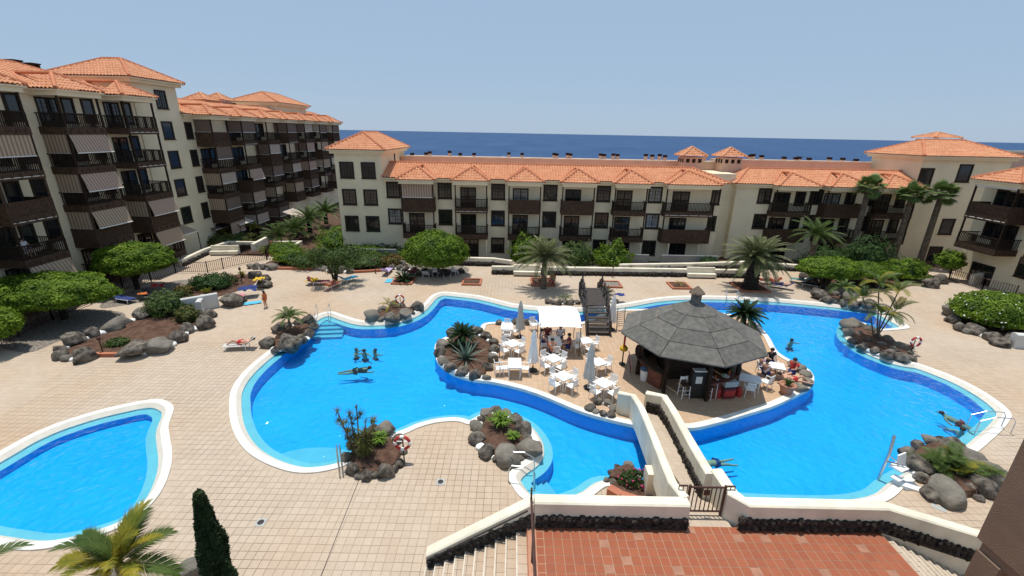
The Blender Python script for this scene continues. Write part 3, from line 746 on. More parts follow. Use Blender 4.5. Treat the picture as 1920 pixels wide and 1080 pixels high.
AWL = {  # (bay, floor from the top): front, side
 (1,0): (None, None), (1,1): ('drop', None), (1,2): ('roll', None), (1,3): ('roll', None), (1,4): ('tiltb', None),
 (2,0): ('roll', None), (2,1): ('tilt', 'drop'), (2,2): ('tilt', 'drop'), (2,3): ('tiltb', 'drop'), (2,4): (None, None),
 (3,0): ('roll', None), (3,1): ('roll', None), (3,2): ('roll', None), (3,3): ('tilt', 'drop'), (3,4): ('tiltb', None),
 (0,2): ('roll', None), (0,1): ('drop', None)}
for i, (a, b) in enumerate(nb_):
    for k, z in enumerate(FLL):
        fr2, si2 = AWL.get((i, k), (None, None))
        rail = 'solid' if (i, k) in ((2,3),(3,3),(1,2)) else 'bars'
        balcony(lb, a, b, 0, z, 2.0, rail, fr2, si2, side=-1, H=2.9, door_x=.34, wood='wood_brown' if rail == 'solid' else 'wood_dark', pane=rnd.choice(panes))
        window(lb, b-.6, 0, z+1.3, 1.1, 1.9, muntin=False)
for y in (27.9, 33.6, 39.5):
    for z in FLL: window(lb, y, 0, z+1.35, 1.15, 1.9, muntin=False)
for z in (15.5, 12.6, 9.75, 6.9, 4.0): window(lb, 47.85, -.08, z, 1.5, 1.75, muntin=(z > 15))
# patio awnings at garden level, and low patio walls
for (pts, zt, zl, m) in ((((200,456),(268,444),(300,455),(222,470)), 3.3, 2.5, 'awning_pale'), (((302,438),(340,418),(362,436),(318,450)), 3.3, 2.3, 'awning_pale')):
    pass
fwg = thing('long_wing', 'long cream balcony wing running away towards the sea behind the corner block', 'building', (-35.4, 0, 0), R(90))
FLW = [11.4, 8.5, 5.65, 2.8, -.05]
wall_box(fwg, 50.2, 95.0, 0, 11, -1.5, 14.1)
fb = [(51.9+5.75*k, 54.9+5.75*k) for k in range(7)]
long_roof(fwg, 50.1, 96.0, -.5, 4.2, 14.3, 16.0, [(a-.4, b+.4) for a, b in fb], -2.4, False, True, 1.1)
kinds = [None, 'plain', 'drop', 'drop_pink', 'roll', None, 'pale', 'plain']
rw_ = random.Random(21)
FW = {(0,0): (None,'plain'), (0,1): ('plain',None), (0,2): ('pale','drop'), (0,3): ('plain','drop'), (1,0): ('plain','plain'), (1,1): ('roll',None), (1,2): ('tilt',None), (1,3): ('drop_pink','plain'),
      (2,0): ('roll',None), (2,1): ('pale','plain'), (2,2): ('plain','plain'), (3,0): ('plain','plain'), (3,1): ('roll',None), (4,0): ('pale','plain')}
for i, (a, b) in enumerate(fb):
    for k, z in enumerate(FLW):
        if k == 4 and i > 2: continue
        fr2, si2 = FW.get((i, k), (rw_.choice(kinds), rw_.choice(kinds)))
        balcony(fwg, a, b, 0, z, 2.0, 'bars' if (i+k) % 3 else 'solid', fr2, si2, side=-1, H=2.87, door_x=.36, pane=rnd.choice(panes))
        window(fwg, b-.6, 0, z+1.35, 1.0, 1.7, muntin=False)
for z in (12.6, 9.75, 6.9, 4.0): window(fwg, 51.05, 0, z, 1.15, 1.75)
hip_roof(fwg, 76, 88, 2.2, 10.5, 16.9, 18.6, 'x', 3.5, 'rear_roof'); wall_box(fwg, 76.6, 87.4, 2.9, 10, 14, 16.8, 'stucco', 'rear_wall')
for px in (378, 410):
    p = GX(px, 190, -41); cupola(fwg, p.y, 5.6, 14.5, 3.0, p.z+.1, p.z+1.0)
for px, py in ((328,186),(437,195),(444,198),(456,199),(470,199),(480,200),(492,202),(360,190)):
    p = GX(px, py, -40.6); chimney(fwg, (p.y, 5.2, p.z-.6), .75)
# ground-floor canopies of the left blocks
def patio_awning(px, py, wx_, wy_, label, m='awning_pale', zt=3.0, rz=0, X=None):
    c = G(px, py, zt-.4) if X is None else GX(px, py, X)
    t = thing('patio_awning', label, 'awning', (c.x, c.y, zt), rz, 'patio awnings below the left block')
    mb = MB(); mb.quad((-wx_/2, -wy_/2, 0), (-wx_/2, wy_/2, 0), (wx_/2, wy_/2, -.75), (wx_/2, -wy_/2, -.75)); mb.quad((-wx_/2, -wy_/2, -.03), (wx_/2, -wy_/2, -.78), (wx_/2, wy_/2, -.78), (-wx_/2, wy_/2, -.03))
    mb.build('cloth', m, t)
    mb = MB(); mb.tube([(wx_/2, -wy_/2, -.77), (wx_/2, wy_/2, -.77)], .05); mb.tube([(-wx_/2, -wy_/2, 0), (-wx_/2, wy_/2, 0)], .05); mb.build('bar', 'awning_bar', t)
    mb = MB()
    for s in (-1, 1): mb.box(wx_/2-.1, wx_/2-.03, s*(wy_/2-.1)-.03, s*(wy_/2-.1)+.03, -zt+.0, -.8)
    mb.build('frame', 'metal_dark', t)
patio_awning(248, 449, 2.3, 4.2, 'pale cream awning sloping out above the hedge trees, below the second balcony stack', zt=3.1)
patio_awning(332, 432, 2.0, 3.4, 'striped awning folded out at garden level beside the cream tower', 'awning', 3.3)
patio_awning(446, 412, 2.2, 3.0, 'brown and cream canopy over a patio beside the yellowish palm', zt=2.6)
patio_awning(160, 474, 1.6, 2.8, 'dark striped awning over the patio behind the middle hedge tree', 'awning', 2.6)
patio_awning(402, 420, 2.4, 3.4, 'weathered grey brown patio canopy left of the yellowish palm', 'awning_plain', 2.4)
patio_awning(556, 400, 2.2, 3.0, 'pale patio canopy half hidden behind the garden palms', zt=2.4)
# ================================================================ foreground terrace, stairs, footbridge
rock_meshes = []
def rock_mesh(seed, flat=.75, mname='rock'):
    bm = bmesh.new(); bmesh.ops.create_icosphere(bm, subdivisions=3, radius=1.0)
    off = Vector((seed*7.3, seed*3.1, seed*1.7))
    for v in bm.verts:
        d = noise.noise(v.co*.9+off)*.45+abs(noise.noise(v.co*1.9+off))*-.32+.1+noise.noise(v.co*4.5+off)*.09
        v.co = v.co*(1+d)
    rp_ = random.Random(seed*13)
    for _ in range(14):
        nv = Vector((rp_.gauss(0, 1), rp_.gauss(0, 1), rp_.gauss(0, 1))).normalized(); dd = rp_.uniform(.62, .95)
        for v in bm.verts:
            e_ = v.co.dot(nv)-dd
            if e_ > 0: v.co -= nv*e_*.85
    for v in bm.verts:
        v.co = v.co*(1+.05*noise.noise(v.co*6+off)); v.co.z *= flat
    me = bpy.data.meshes.new('stone'); bm.to_mesh(me); bm.free()
    me.polygons.foreach_set('use_smooth', [True]*len(me.polygons)); me.materials.append(MATS[mname]); return me
for k in range(6): rock_meshes.append(rock_mesh(k+1))
for k in range(3): rock_meshes.append(rock_mesh(k+11, .75, 'rock_pale'))
lava_meshes = []
for k in range(4):
    bm = bmesh.new(); bmesh.ops.create_icosphere(bm, subdivisions=1, radius=1.0)
    for v in bm.verts: v.co *= 1+noise.noise(v.co*1.7+Vector((k*5, 0, 0)))*.5
    me = bpy.data.meshes.new('stone'); bm.to_mesh(me); bm.free(); me.materials.append(MATS['lava']); lava_meshes.append(me)
def poly_wall(name, label, pts, thick=.36, cat='wall', m='stucco_white', lava=0, cap=True, rnd_cap=True, group=None, stone=.2, lava_h=.55, rows=2, nstones=True, backing=True):
    """wall along pts = (Vector xy, base z, top z); lava = +1/-1: side faced with dark stones, 0 none"""
    t = thing(name, label, cat, (pts[0][0].x, pts[0][0].y, pts[0][1]), 0, group); O = Vector((pts[0][0].x, pts[0][0].y, pts[0][1]))
    P = [Vector((p.x, p.y, 0)) for p, _, _ in pts]; n = len(P); nr = []
    for i in range(n):
        a = P[max(i-1, 0)]; b = P[min(i+1, n-1)]; d = (b-a).normalized(); nr.append(Vector((-d.y, d.x, 0)))
    mb = MB(); Ls = []
    prof = [(-1, 0), (-1, .0), (1, 1), (1, 1)]
    sec = []
    for i in range(n):
        zb, zt = pts[i][1], pts[i][2]; w_ = nr[i]*thick/2; p = P[i]
        ct = .06
        sec.append([p-w_+Vector((0,0,zb)), p-w_+Vector((0,0,zt-ct)), p-w_*.75+Vector((0,0,zt-.015)), p+Vector((0,0,zt)), p+w_*.75+Vector((0,0,zt-.015)), p+w_+Vector((0,0,zt-ct)), p+w_+Vector((0,0,zb))])
    base = len(mb.v)
    for s_ in sec: mb.v += [tuple(q-O) for q in s_]
    K = 7
    for i in range(n-1):
        for k in range(K-1):
            a = base+i*K+k; mb.face((a, a+K, a+K+1, a+1))
    mb.face([base+k for k in range(K)]); mb.face([base+(n-1)*K+k for k in reversed(range(K))])
    body = mb.build('wall_body', m, t)
    if lava:
        rr = random.Random(hash(name) % 1000 + len(P)); cnt = 0
        joined = None if nstones else MB()
        lb_ = MB()
        for i in range(n-1):
            d = P[i+1]-P[i]; L = d.length; u = d.normalized(); nn = Vector((-u.y, u.x, 0))*lava
            zb0, zb1 = pts[i][1], pts[i+1][1]
            a0 = P[i]+nn*(thick/2+.0); a1 = P[i+1]+nn*(thick/2+.0); o_ = nn*.05
            if backing:
                lb_.quad(*(q-O for q in (a0+o_+Vector((0,0,zb0)), a1+o_+Vector((0,0,zb1)), a1+o_+Vector((0,0,zb1+lava_h*.9)), a0+o_+Vector((0,0,zb0+lava_h*.9)))))
                lb_.quad(*(q-O for q in (a0+Vector((0,0,zb0+lava_h*.9)), a1+Vector((0,0,zb1+lava_h*.9)), a1+o_+Vector((0,0,zb1+lava_h*.9)), a0+o_+Vector((0,0,zb0+lava_h*.9)))))
            x = stone*.3
            while x < L:
                for r_ in range(rows):
                    f = x/L; zz = zb0*(1-f)+zb1*f + lava_h*(r_+.5)/rows
                    q = P[i]+u*(x+rr.uniform(-.05, .05))+nn*(thick/2+.04)+Vector((0, 0, zz+rr.uniform(-.02, .03)))-O
                    s_ = stone*.62*rr.uniform(.8, 1.25)
                    if nstones:
                        o = inst('stone', lava_meshes[rr.randrange(4)], body, q, rot=(rr.uniform(0, 6), rr.uniform(0, 6), rr.uniform(0, 6)), scale=(s_, s_*.8, s_*.9)); cnt += 1
                    else:
                        me = lava_meshes[rr.randrange(4)]; i0 = len(joined.v); M_ = Euler((rr.uniform(0, 6), rr.uniform(0, 6), rr.uniform(0, 6))).to_matrix()
                        joined.v += [tuple(q+M_ @ (v.co*s_)) for v in me.vertices]
                        for pl in me.polygons: joined.face([i0+k for k in pl.vertices])
                x += stone
        if backing: lb_.build('stone_backing', 'lava', body)
        if joined: o = joined.build('stones', 'lava', body); o['kind'] = 'stuff'
    return t
V2 = lambda x, y: Vector((x, y, 0))
TZ = 1.7
mb = MB(); mb.box(.62, 11.35, 2.0, 10.42, -.3, TZ); terr = struct(mb.build('terrace', 'terrace'))
tm = MB(); hh = .135-.004
i = 0; tm.v += [(-hh,-hh,0),(hh,-hh,0),(hh,hh,0),(-hh,hh,0),(-hh+.004,-hh+.004,.009),(hh-.004,-hh+.004,.009),(hh-.004,hh-.004,.009),(-hh+.004,hh-.004,.009)]
for f in ((4,5,6,7),(0,1,5,4),(1,2,6,5),(2,3,7,6),(3,0,4,7)): tm.face(f)
terr_me = tm.mesh('terrace_tile', 'terrace'); terr_worn = tm.mesh('terrace_tile', 'terrace_worn'); cnt = 0; rest = MB(); rt = random.Random(5)
for j in range(38, 28, -1):
    for i in range(3, 42):
        x, y = i*.27, j*.27
        if x < .85 or x > 11.25 or y > 10.3: continue
        if cnt < 295 and y > 8.4: inst('terrace_tile', terr_worn if rt.random() < .045 else terr_me, terr, (x+.135-.0, y+.135-.0, TZ+random.uniform(0, .003))); cnt += 1
mb = MB(); mb.box(.60, .86, 2.0, 10.42, TZ-.02, TZ+.035); mb.build('terrace_edging', 'pot', terr)
# walls of the terrace
poly_wall('terrace_wall', 'cream parapet wall with dark lava stones along the front of the red terrace, left of the gate',
          [(V2(.80, 10.62), TZ-1.7, 2.62), (V2(5.45, 10.62), TZ-1.7, 2.62)], .40)
poly_wall('terrace_wall', 'cream parapet wall with dark lava stones along the red terrace, right of the gate',
          [(V2(6.85, 11.9), 0, 2.72), (V2(6.95, 10.95), 0, 2.66), (V2(7.25, 10.66), 0, 2.62), (V2(11.4, 10.66), 0, 2.60), (V2(15.6, 10.66), -.3, 1.25)], .40)
poly_wall('stair_wall', 'sloping cream stair wall with a ragged lava-stone base left of the red terrace',
          [(V2(.78, 10.62), 0, 2.61), (V2(-2.55, 10.62), 0, .42)], .40)
def stone_strip(parent, a, b, za, zb, h_, nn, rows=2, s=.2, seed=1, thick=.09):
    a, b = Vector(a), Vector(b); d = b-a; L = d.length; u = d/L; rr = random.Random(seed)
    mb = MB(); o_ = nn*thick*.5
    mb.quad(a+o_+V3(za), b+o_+V3(zb), b+o_+V3(zb+h_*.9), a+o_+V3(za+h_*.9)); mb.quad(a+V3(za+h_*.9), a+o_+V3(za+h_*.9), b+o_+V3(zb+h_*.9), b+V3(zb+h_*.9))
    mb.build('stone_backing', 'lava', parent)
    x = s*.4
    while x < L:
        for r_ in range(rows):
            f = x/L; z = za*(1-f)+zb*f+h_*(r_+.5)/rows
            k = s*.55*rr.uniform(.8, 1.3)
            inst('stone', lava_meshes[rr.randrange(4)], parent, a+u*x+nn*thick*.12+V3(z+rr.uniform(-.02, .04)), rot=(rr.uniform(0, 6), rr.uniform(0, 6), rr.uniform(0, 6)), scale=(k, k*.85, k*.9))
        x += s
def V3(z): return Vector((0, 0, z))
skirt = thing('stone_facing', 'dark rough lava-stone facing along the foot of the terrace parapet left of the gate', 'stone facing', (0, 0, 0))
stone_strip(skirt, V2(.85, 10.42), V2(5.45, 10.42), TZ, TZ, .46, Vector((0, -1, 0)), 2, .22, 3)
skirt = thing('stone_facing', 'dark rough lava-stone facing along the foot of the terrace parapet right of the gate', 'stone facing', (0, 0, 0))
stone_strip(skirt, V2(7.0, 10.46), V2(11.4, 10.46), TZ, TZ, .46, Vector((0, -1, 0)), 2, .22, 4); stone_strip(skirt, V2(11.4, 10.46), V2(15.5, 10.46), TZ, .25, .46, Vector((0, -1, 0)), 2, .22, 5)
skirt = thing('stone_facing', 'dark ragged lava-stone facing stepping down beside the left stairs', 'stone facing', (0, 0, 0))
stone_strip(skirt, V2(-2.5, 10.42), V2(.8, 10.42), -.25, TZ, .58, Vector((0, -1, 0)), 2, .22, 6)
# stairs
def stairs(nm, label, x0, dirx, n, y0, y1, run=.315):
    t = thing(nm, label, 'stairs', (x0, y1, 0))
    for k in range(n):
        z = TZ-.17*(k+1)+.0; xa = dirx*run*k; xb = dirx*run*(k+1)
        a, b = min(xa, xb), max(xa, xb)
        mb = MB(); mb.box(a, b, y0-y1, -.02, -.3, z); s = mb.build('step', 'deck', t)
        e0, e1 = (a-.02, a+.02) if dirx < 0 else (b-.02, b+.02)
        mb = MB(); mb.box(e0, e1, y0-y1, -.03, z-.05, z+.006); mb.build('nosing', 'nosing_cream', s)
        mb = MB(); r0, r1 = (b-.02, b-.004) if dirx < 0 else (a+.004, a+.02); mb.box(r0, r1, y0-y1, -.03, z, z+.14); mb.build('riser', 'terracotta', s)
stairs('staircase', 'beige tiled staircase going down left from the red terrace', .60, -1, 10, 2.0, 10.42)
stairs('staircase', 'narrow view of white-nosed stairs going down right from the red terrace', 11.37, 1, 12, 2.0, 10.45)
mb = MB(); mb.tube([(0, .18, .95), (0, -5.5, .95)], .035, 8); t = thing('handrail', 'brown metal handrail along the left edge of the red terrace', 'handrail', (.70, 10.4, TZ))
mb.build('rail', 'metal_brown', t); 
mb = MB(); mb.tube([(0, .15, 0), (0, .15, 1.35)], .03, 8); mb.build('post', 'metal_brown', t)
for y in (-1.2, -3): 
    mb = MB(); mb.tube([(0, y, 0), (0, y, .95)], .03, 8); mb.build('post', 'metal_brown', t)
mb = MB(); mb.tube([V2(.6, 10.36)+V3(2.36), V2(-2.5, 10.36)+V3(.30)], .022, 6); tag(mb.build('wall_handrail', 'metal_dark'), 'thin dark handrail fixed to the sloping stair wall', 'handrail')
# footbridge from the gate to the island
bl = [(G(1160, 734, 1.15), -.2, 1.15), (G(1188, 740, 1.2), -.2, 1.2), (G(1203, 762, 1.35), .0, 1.35), (G(1226, 815, 1.85), .5, 1.85), (G(1246, 865, 2.30), .95, 2.30), (G(1262, 903, 2.62), 1.2, 2.62), (V2(5.42, 10.75), 1.3, 2.64)]
brg = poly_wall('footbridge_wall', 'pale stucco parapet on the left side of the footbridge to the bar island', bl, .30, 'wall')
br_ = [(G(1212, 734, 1.05), 0, 1.05), (G(1246, 741, 1.15), 0, 1.15), (G(1262, 765, 1.35), .0, 1.35), (G(1290, 815, 1.85), .5, 1.85), (G(1315, 858, 2.30), .9, 2.30), (G(1334, 888, 2.62), 1.2, 2.62)]
poly_wall('footbridge_wall', 'cream parapet with lava stones on the right side of the footbridge to the bar island', br_, .34, 'wall')
fl = [(G(1196, 772, .03), .03), (G(1222, 818, .62), .62), (G(1247, 865, 1.12), 1.12), (G(1274, 905, 1.45), 1.45), (V2(5.60, 10.9), 1.69), (V2(5.60, 10.3), 1.705)]
fr = [(G(1256, 776, .03), .03), (G(1283, 820, .62), .62), (G(1312, 866, 1.12), 1.12), (G(1338, 905, 1.45), 1.45), (V2(6.85, 10.9), 1.69), (V2(6.9, 10.3), 1.705)]
mb = MB()
for k in range(len(fl)-1):
    a, b, c, d = fl[k][0], fr[k][0], fr[k+1][0], fl[k+1][0]
    za, zb = fl[k][1], fl[k+1][1]
    q = [(a.x,a.y,za),(b.x,b.y,za),(c.x,c.y,zb),(d.x,d.y,zb)]
    mb.quad(*reversed(q)); mb.quad(*[(x, y, z-.25) for x, y, z in q])
    mb.quad((a.x,a.y,za),(d.x,d.y,zb),(d.x,d.y,zb-.25),(a.x,a.y,za-.25)); mb.quad((b.x,b.y,za),(b.x,b.y,za-.25),(c.x,c.y,zb-.25),(c.x,c.y,zb))
t = thing('footbridge', 'tiled footbridge ramp rising from the bar island to the terrace gate', 'bridge'); mb.build('ramp', 'deck', t)
mb = MB(); p = G(1218, 905, .6); mb.box(p.x-.18, p.x+.22, p.y-.25, p.y+.25, -1.3, 1.2); mb.build('pier', 'stucco_white', t)
bodyR = thing('stone_facing', 'dark jagged stones lining the right inside edge of the footbridge', 'stone facing')
rr = random.Random(9)
for k in range(len(br_)-1):
    a, b = br_[k], br_[k+1]; d = b[0]-a[0]; d.z = 0; nn = Vector((d.y, -d.x, 0)).normalized()
    if k == 0: nn = Vector((0, -1, 0))
    za = max(.03, a[2]-1.15); zb = max(.03, b[2]-1.15)
    stone_strip(bodyR, V2(a[0].x, a[0].y)+nn*.17, V2(b[0].x, b[0].y)+nn*.17, za, zb, .62, nn, 3, .19, 20+k, .1)
# gate
gt = thing('iron_gate', 'dark brown iron gate with vertical bars between the terrace walls', 'gate', (5.62, 11.0, TZ))
W_ = 1.1
def bar_part(nm, p, q, r=.016, m='metal_brown', par=None, n=6):
    mb = MB(); mb.tube([p, q], r, n); return mb.build(nm, m, par or gt)
for z in (.14, 1.08): bar_part('rail', (0, 0, z), (W_, 0, z), .032)
for x in (0.0, W_): bar_part('gate_post', (x, 0, 0), (x, 0, 1.15), .045)
for k in range(1, 8): bar_part('bar', (W_*k/8, 0, .14), (W_*k/8, 0, 1.08), .017)
mb = MB(); mb.box(W_/2-.09, W_/2+.09, -.02, .02, .78, .96); mb.build('crest', 'metal_brown', gt)
for x0, x1 in ((-.32, -.05), (W_+.05, W_+.32)):
    bar_part('rail', (x0, .05, .72), (x1, .05, .72), .025); bar_part('rail', (x0, .05, 1.08), (x1, .05, 1.08), .03)
    for k in range(3): bar_part('bar', (x0+(x1-x0)*k/2, .05, .72), (x0+(x1-x0)*k/2, .05, 1.08), .015)
# neighbouring balcony corner on the right of the camera
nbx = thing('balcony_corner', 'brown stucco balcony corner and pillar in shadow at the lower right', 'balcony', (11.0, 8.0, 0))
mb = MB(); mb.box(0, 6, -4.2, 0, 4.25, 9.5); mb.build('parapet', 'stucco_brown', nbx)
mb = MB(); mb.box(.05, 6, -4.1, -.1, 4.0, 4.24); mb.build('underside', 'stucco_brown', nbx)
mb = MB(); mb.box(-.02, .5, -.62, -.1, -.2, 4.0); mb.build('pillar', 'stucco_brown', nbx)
mb = MB(); mb.box(-.95, -.05, -1.0, -.5, 2.9, 3.2)
# planter wall under the bridge with red flowers
t = thing('curved_planter', 'curved planter with a terracotta rim beside the footbridge pier', 'planter')
arc = [G(1142, 912, .35), G(1165, 925, .35), G(1195, 935, .35), G(1225, 938, .35)]
mb = MB()
for k in range(3):
    a, b = arc[k], arc[k+1]; d = (b-a).normalized(); nn = Vector((-d.y, d.x, 0))*.16
    mb.quad(a-nn, b-nn, b+nn, a+nn); mb.quad(a-nn, a-nn-V3(.5), b-nn-V3(.5), b-nn); mb.quad(a+nn, b+nn, b+nn-V3(.5), a+nn-V3(.5))
mb.build('rim', 'terracotta', t)
mb = MB(); c = G(1190, 915, .25); mb.prism([Vector((c.x+.9*math.cos(a*.5236), c.y+.5*math.sin(a*.5236), 0)) for a in range(12)], -.1, .25); mb.build('soil', 'soil', t)
# ================================================================ rock borders
def hull2(pts):
    pts = sorted(set((round(p[0], 4), round(p[1], 4)) for p in pts))
    def half(ps):
        h_ = []
        for p in ps:
            while len(h_) > 1 and (h_[-1][0]-h_[-2][0])*(p[1]-h_[-2][1])-(h_[-1][1]-h_[-2][1])*(p[0]-h_[-2][0]) <= 0: h_.pop()
            h_.append(p)
        return h_
    a = half(pts); b = half(list(reversed(pts))); return a[:-1]+b[:-1]
_mort = rock_mesh(31, .5, 'mortar')
def rock_ring(label, rocks, soil=True, closed=True, mortar=True, soil_mat='soil', pale=False, soil_h=.22, shrink=.93, hgt=.74):
    base = [(G(x, y), w_) for x, y, w_ in rocks]
    c = sum((p for p, _ in base), Vector())/len(base)
    t = thing('rock_border', label, 'rock border', (c.x, c.y, 0)); rr = random.Random(int(rocks[0][0]))
    cen = []
    for p, w_ in base:
        r = w_*mpp(p)*.5; q = Vector((p.x, p.y+r*.45, 0)); cen.append((q, r))
        me = rock_meshes[rr.randrange(6)] if not pale and rr.random() > .22 else rock_meshes[6+rr.randrange(3)]
        s = r*1.2
        inst('stone', me, t, q-Vector((c.x, c.y, 0))+V3(s*.42), rot=(rr.uniform(-.25, .25), rr.uniform(-.25, .25), rr.uniform(0, 6.28)), scale=(s*rr.uniform(.92, 1.1), s*rr.uniform(.85, 1.05), s*rr.uniform(.85, 1.1)*(hgt/.74)))
    if mortar:
        n = len(cen)
        for i in range(n if closed else n-1):
            (a, ra), (b, rb) = cen[i], cen[(i+1) % n]
            if (a-b).length > (ra+rb)*1.45: continue
            f = ra/(ra+rb); q = a.lerp(b, f)-Vector((c.x, c.y, 0)); s = min(ra, rb)*.66
            inst('mortar', _mort, t, q+V3(s*.3), rot=(0, 0, rr.uniform(0, 6)), scale=(s*1.25, s*1.15, s*1.15))
    if soil and len(cen) > 2:
        hp = hull2([(q.x, q.y) for q, _ in cen]); hp = [Vector((c.x+(x-c.x)*shrink, c.y+(y-c.y)*shrink, 0))-Vector((c.x, c.y, 0)) for x, y in hp]
        mb = MB(); i0 = len(mb.v); n = len(hp)
        inner = [p*.55 for p in hp]
        mb.v += [(p.x, p.y, .02) for p in hp]+[(p.x*.92, p.y*.92, soil_h*.8) for p in hp]+[(p.x, p.y, soil_h) for p in inner]
        for k in range(n):
            j = (k+1) % n
            mb.face((k, j, n+j, n+k)); mb.face((n+k, n+j, 2*n+j, 2*n+k))
        mb.face([2*n+k for k in range(n)]); mb.build('soil', soil_mat, t)
    return t
rock_ring('dark boulder ring holding a small palm at the upper left pool edge', [(500,652,28),(517,660,16),(542,659,44),(563,645,22),(578,634,22),(587,618,20),(576,608,24),(556,612,18),(538,617,18),(519,624,26)])
rock_ring('dark boulders with white mortar at the far pool edge under the lifebuoy', [(697,603,32),(714,604,14),(731,604,28),(746,600,14),(758,597,27),(772,590,12),(783,583,24),(752,579,18),(737,577,18),(718,585,18),(704,592,16)], soil_h=.3)
rock_ring('ring of boulders with spiky shrubs on the near pool edge beside the red lifebuoy', [(661,891,26),(672,896,14),(686,901,22),(702,895,14),(722,895,29),(740,884,14),(749,874,18),(757,850,14),(744,832,20),(722,815,33),(700,812,18),(672,828,16),(656,842,17),(650,866,20)], hgt=.95)
rock_ring('round ring of boulders with tufts of grass on the near deck promontory', [(912,857,33),(930,864,14),(952,874,46),(975,862,16),(992,856,46),(988,828,18),(981,815,34),(966,794,26),(945,782,20),(928,776,18),(912,780,20),(904,792,16),(895,808,25),(891,835,29)])
rock_ring('big ring of boulders with agave and cycad at the left tip of the bar island', [(829,653,27),(824,669,24),(831,684,22),(845,698,26),(867,705,26),(891,710,24),(911,712,16),(915,694,20),(923,677,24),(925,662,22),(924,647,20),(910,637,22),(894,629,22),(869,627,20),(846,632,24)])
rock_ring('white-mortared stones on the island edge left of the footbridge', [(1106,772,20),(1118,776,14),(1132,781,16),(1146,784,18),(1150,770,16),(1140,760,16),(1122,758,18)], soil=False)
rock_ring('white-mortared stones with pink flowers beside the footbridge pier', [(1138,905,13),(1150,909,14),(1164,911,13),(1178,911,13),(1193,908,20),(1200,892,14),(1180,880,20),(1160,884,15),(1146,890,13)], soil_h=.35)
rock_ring('boulders with slender palms on the right pool edge beside the small lifebuoy', [(1600,616,28),(1594,630,22),(1600,644,15),(1620,656,17),(1642,664,17),(1666,674,25),(1692,679,25),(1712,678,15),(1706,664,14),(1691,660,28),(1664,646,24),(1645,640,20),(1630,627,24),(1614,618,16),(1612,634,20),(1632,648,20),(1652,656,20),(1676,664,22)], soil_h=.4)
rock_ring('large boulders around a green shrub at the lower right pool corner', [(1723,886,44),(1730,905,24),(1744,934,32),(1762,944,18),(1788,947,56),(1818,925,24),(1837,940,16),(1850,929,46),(1852,899,46),(1824,877,42),(1806,852,24),(1787,845,36),(1765,836,22),(1747,835,26),(1723,842,22),(1701,857,24)], soil_h=.35)
rock_ring('row of boulders round the long reddish soil bed at the left', [(109,675,24),(122,677,18),(153,679,40),(247,669,46),(292,662,41),(331,643,32),(348,625,26),(381,616,34),(391,597,24),(340,584,18),(304,588,16),(282,592,22),(262,598,30),(232,609,20),(206,623,34),(168,635,28),(136,647,34),(112,660,18)], soil_h=.12)
rock_ring('boulder and stones at the tip of the upper left flower bed', [(432,574,36),(452,566,14),(490,540,26),(496,527,18),(478,522,22)], soil=False, closed=False)
rock_ring('short row of dark stones at the far edge of the deck near the left fence', [(470,503,14),(479,505,16),(493,505,15),(510,506,20)], soil=False, closed=False)
rock_ring('low stones at the foot of the loose tree beside the terracotta kerb', [(594,506,17),(608,508,14),(622,511,18),(638,512,18),(655,513,16)], soil=False, closed=False)
rock_ring('low stones behind the sun chairs under the round clipped tree', [(736,505,15),(748,506,14),(762,508,14),(776,509,14),(795,512,14),(812,514,14),(830,514,14),(848,514,14),(864,512,13)], soil=False, closed=False)
rock_ring('boulder edging round the white-flowered bush at the right', [(1790,594,30),(1789,606,22),(1802,621,20),(1816,626,16),(1840,629,27),(1861,640,26),(1884,650,28),(1900,640,20),(1880,610,20),(1840,590,20),(1812,588,22)], soil_h=.2)
rock_ring('boulders along the far right pool edge under the small palms', [(1542,562,30),(1552,569,20),(1567,570,15),(1583,574,19),(1604,578,20),(1628,580,30),(1592,560,22),(1566,556,16)], soil_h=.2)
rock_ring('pair of dark boulders beside the right-hand fence', [(1750,540,26),(1766,532,24)], soil=False, closed=False)
rock_ring('small stones beside the left foot of the wooden bridge', [(1029,569,13),(1038,571,11),(1048,572,14),(1060,571,11),(1070,572,14),(1082,570,11)], soil=False, closed=False)
rock_ring('stones beside the right foot of the wooden bridge', [(1130,564,13),(1142,566,14),(1154,569,14)], soil=False, closed=False)
rock_ring('stones at the right tip of the island behind the flower pot', [(1490,690,20),(1503,698,22),(1514,708,20),(1516,724,22),(1500,734,24)], soil=False, closed=False, pale=True)
rock_ring('stones along the back edge of the island terrace', [(935,609,12),(966,607,14),(988,609,15),(1000,606,10)], soil=False, closed=False)
rock_ring('stones under the tree beside the folded loungers on the right', [(1508,524,18),(1526,530,22),(1548,528,16)], soil=False, closed=False)
# soil beds and gravel
def bed(nm, pts, m, z=.014):
    mb = MB(); lp = ccw(catmull([G(*p) for p in pts], True, 4)); fill(mb, [lp], z); return struct(mb.build(nm, m))
bed('gravel_bed', [(12,655),(60,660),(110,640),(170,622),(230,600),(225,585),(150,580),(90,590),(30,620),(0,640)], 'gravel')
bed('soil_bed', [(330,590),(400,560),(440,548),(480,530),(470,515),(420,518),(370,535),(320,560),(300,580)], 'soil')
bed('gravel_bed', [(190,578),(260,568),(330,560),(370,530),(340,525),(270,540),(205,560)], 'gravel')
bed('soil_bed', [(500,500),(600,503),(700,508),(740,505),(720,490),(600,484),(520,486)], 'soil')
bed('soil_bed', [(1500,524),(1540,536),(1620,540),(1690,540),(1700,522),(1640,514),(1540,514)], 'soil', .016)
bed('gravel_bed', [(750,512),(800,520),(870,514),(872,500),(800,496),(745,498)], 'gravel')
bed('soil_bed', [(1800,600),(1850,630),(1950,655),(1980,600),(1900,560),(1820,570)], 'soil')
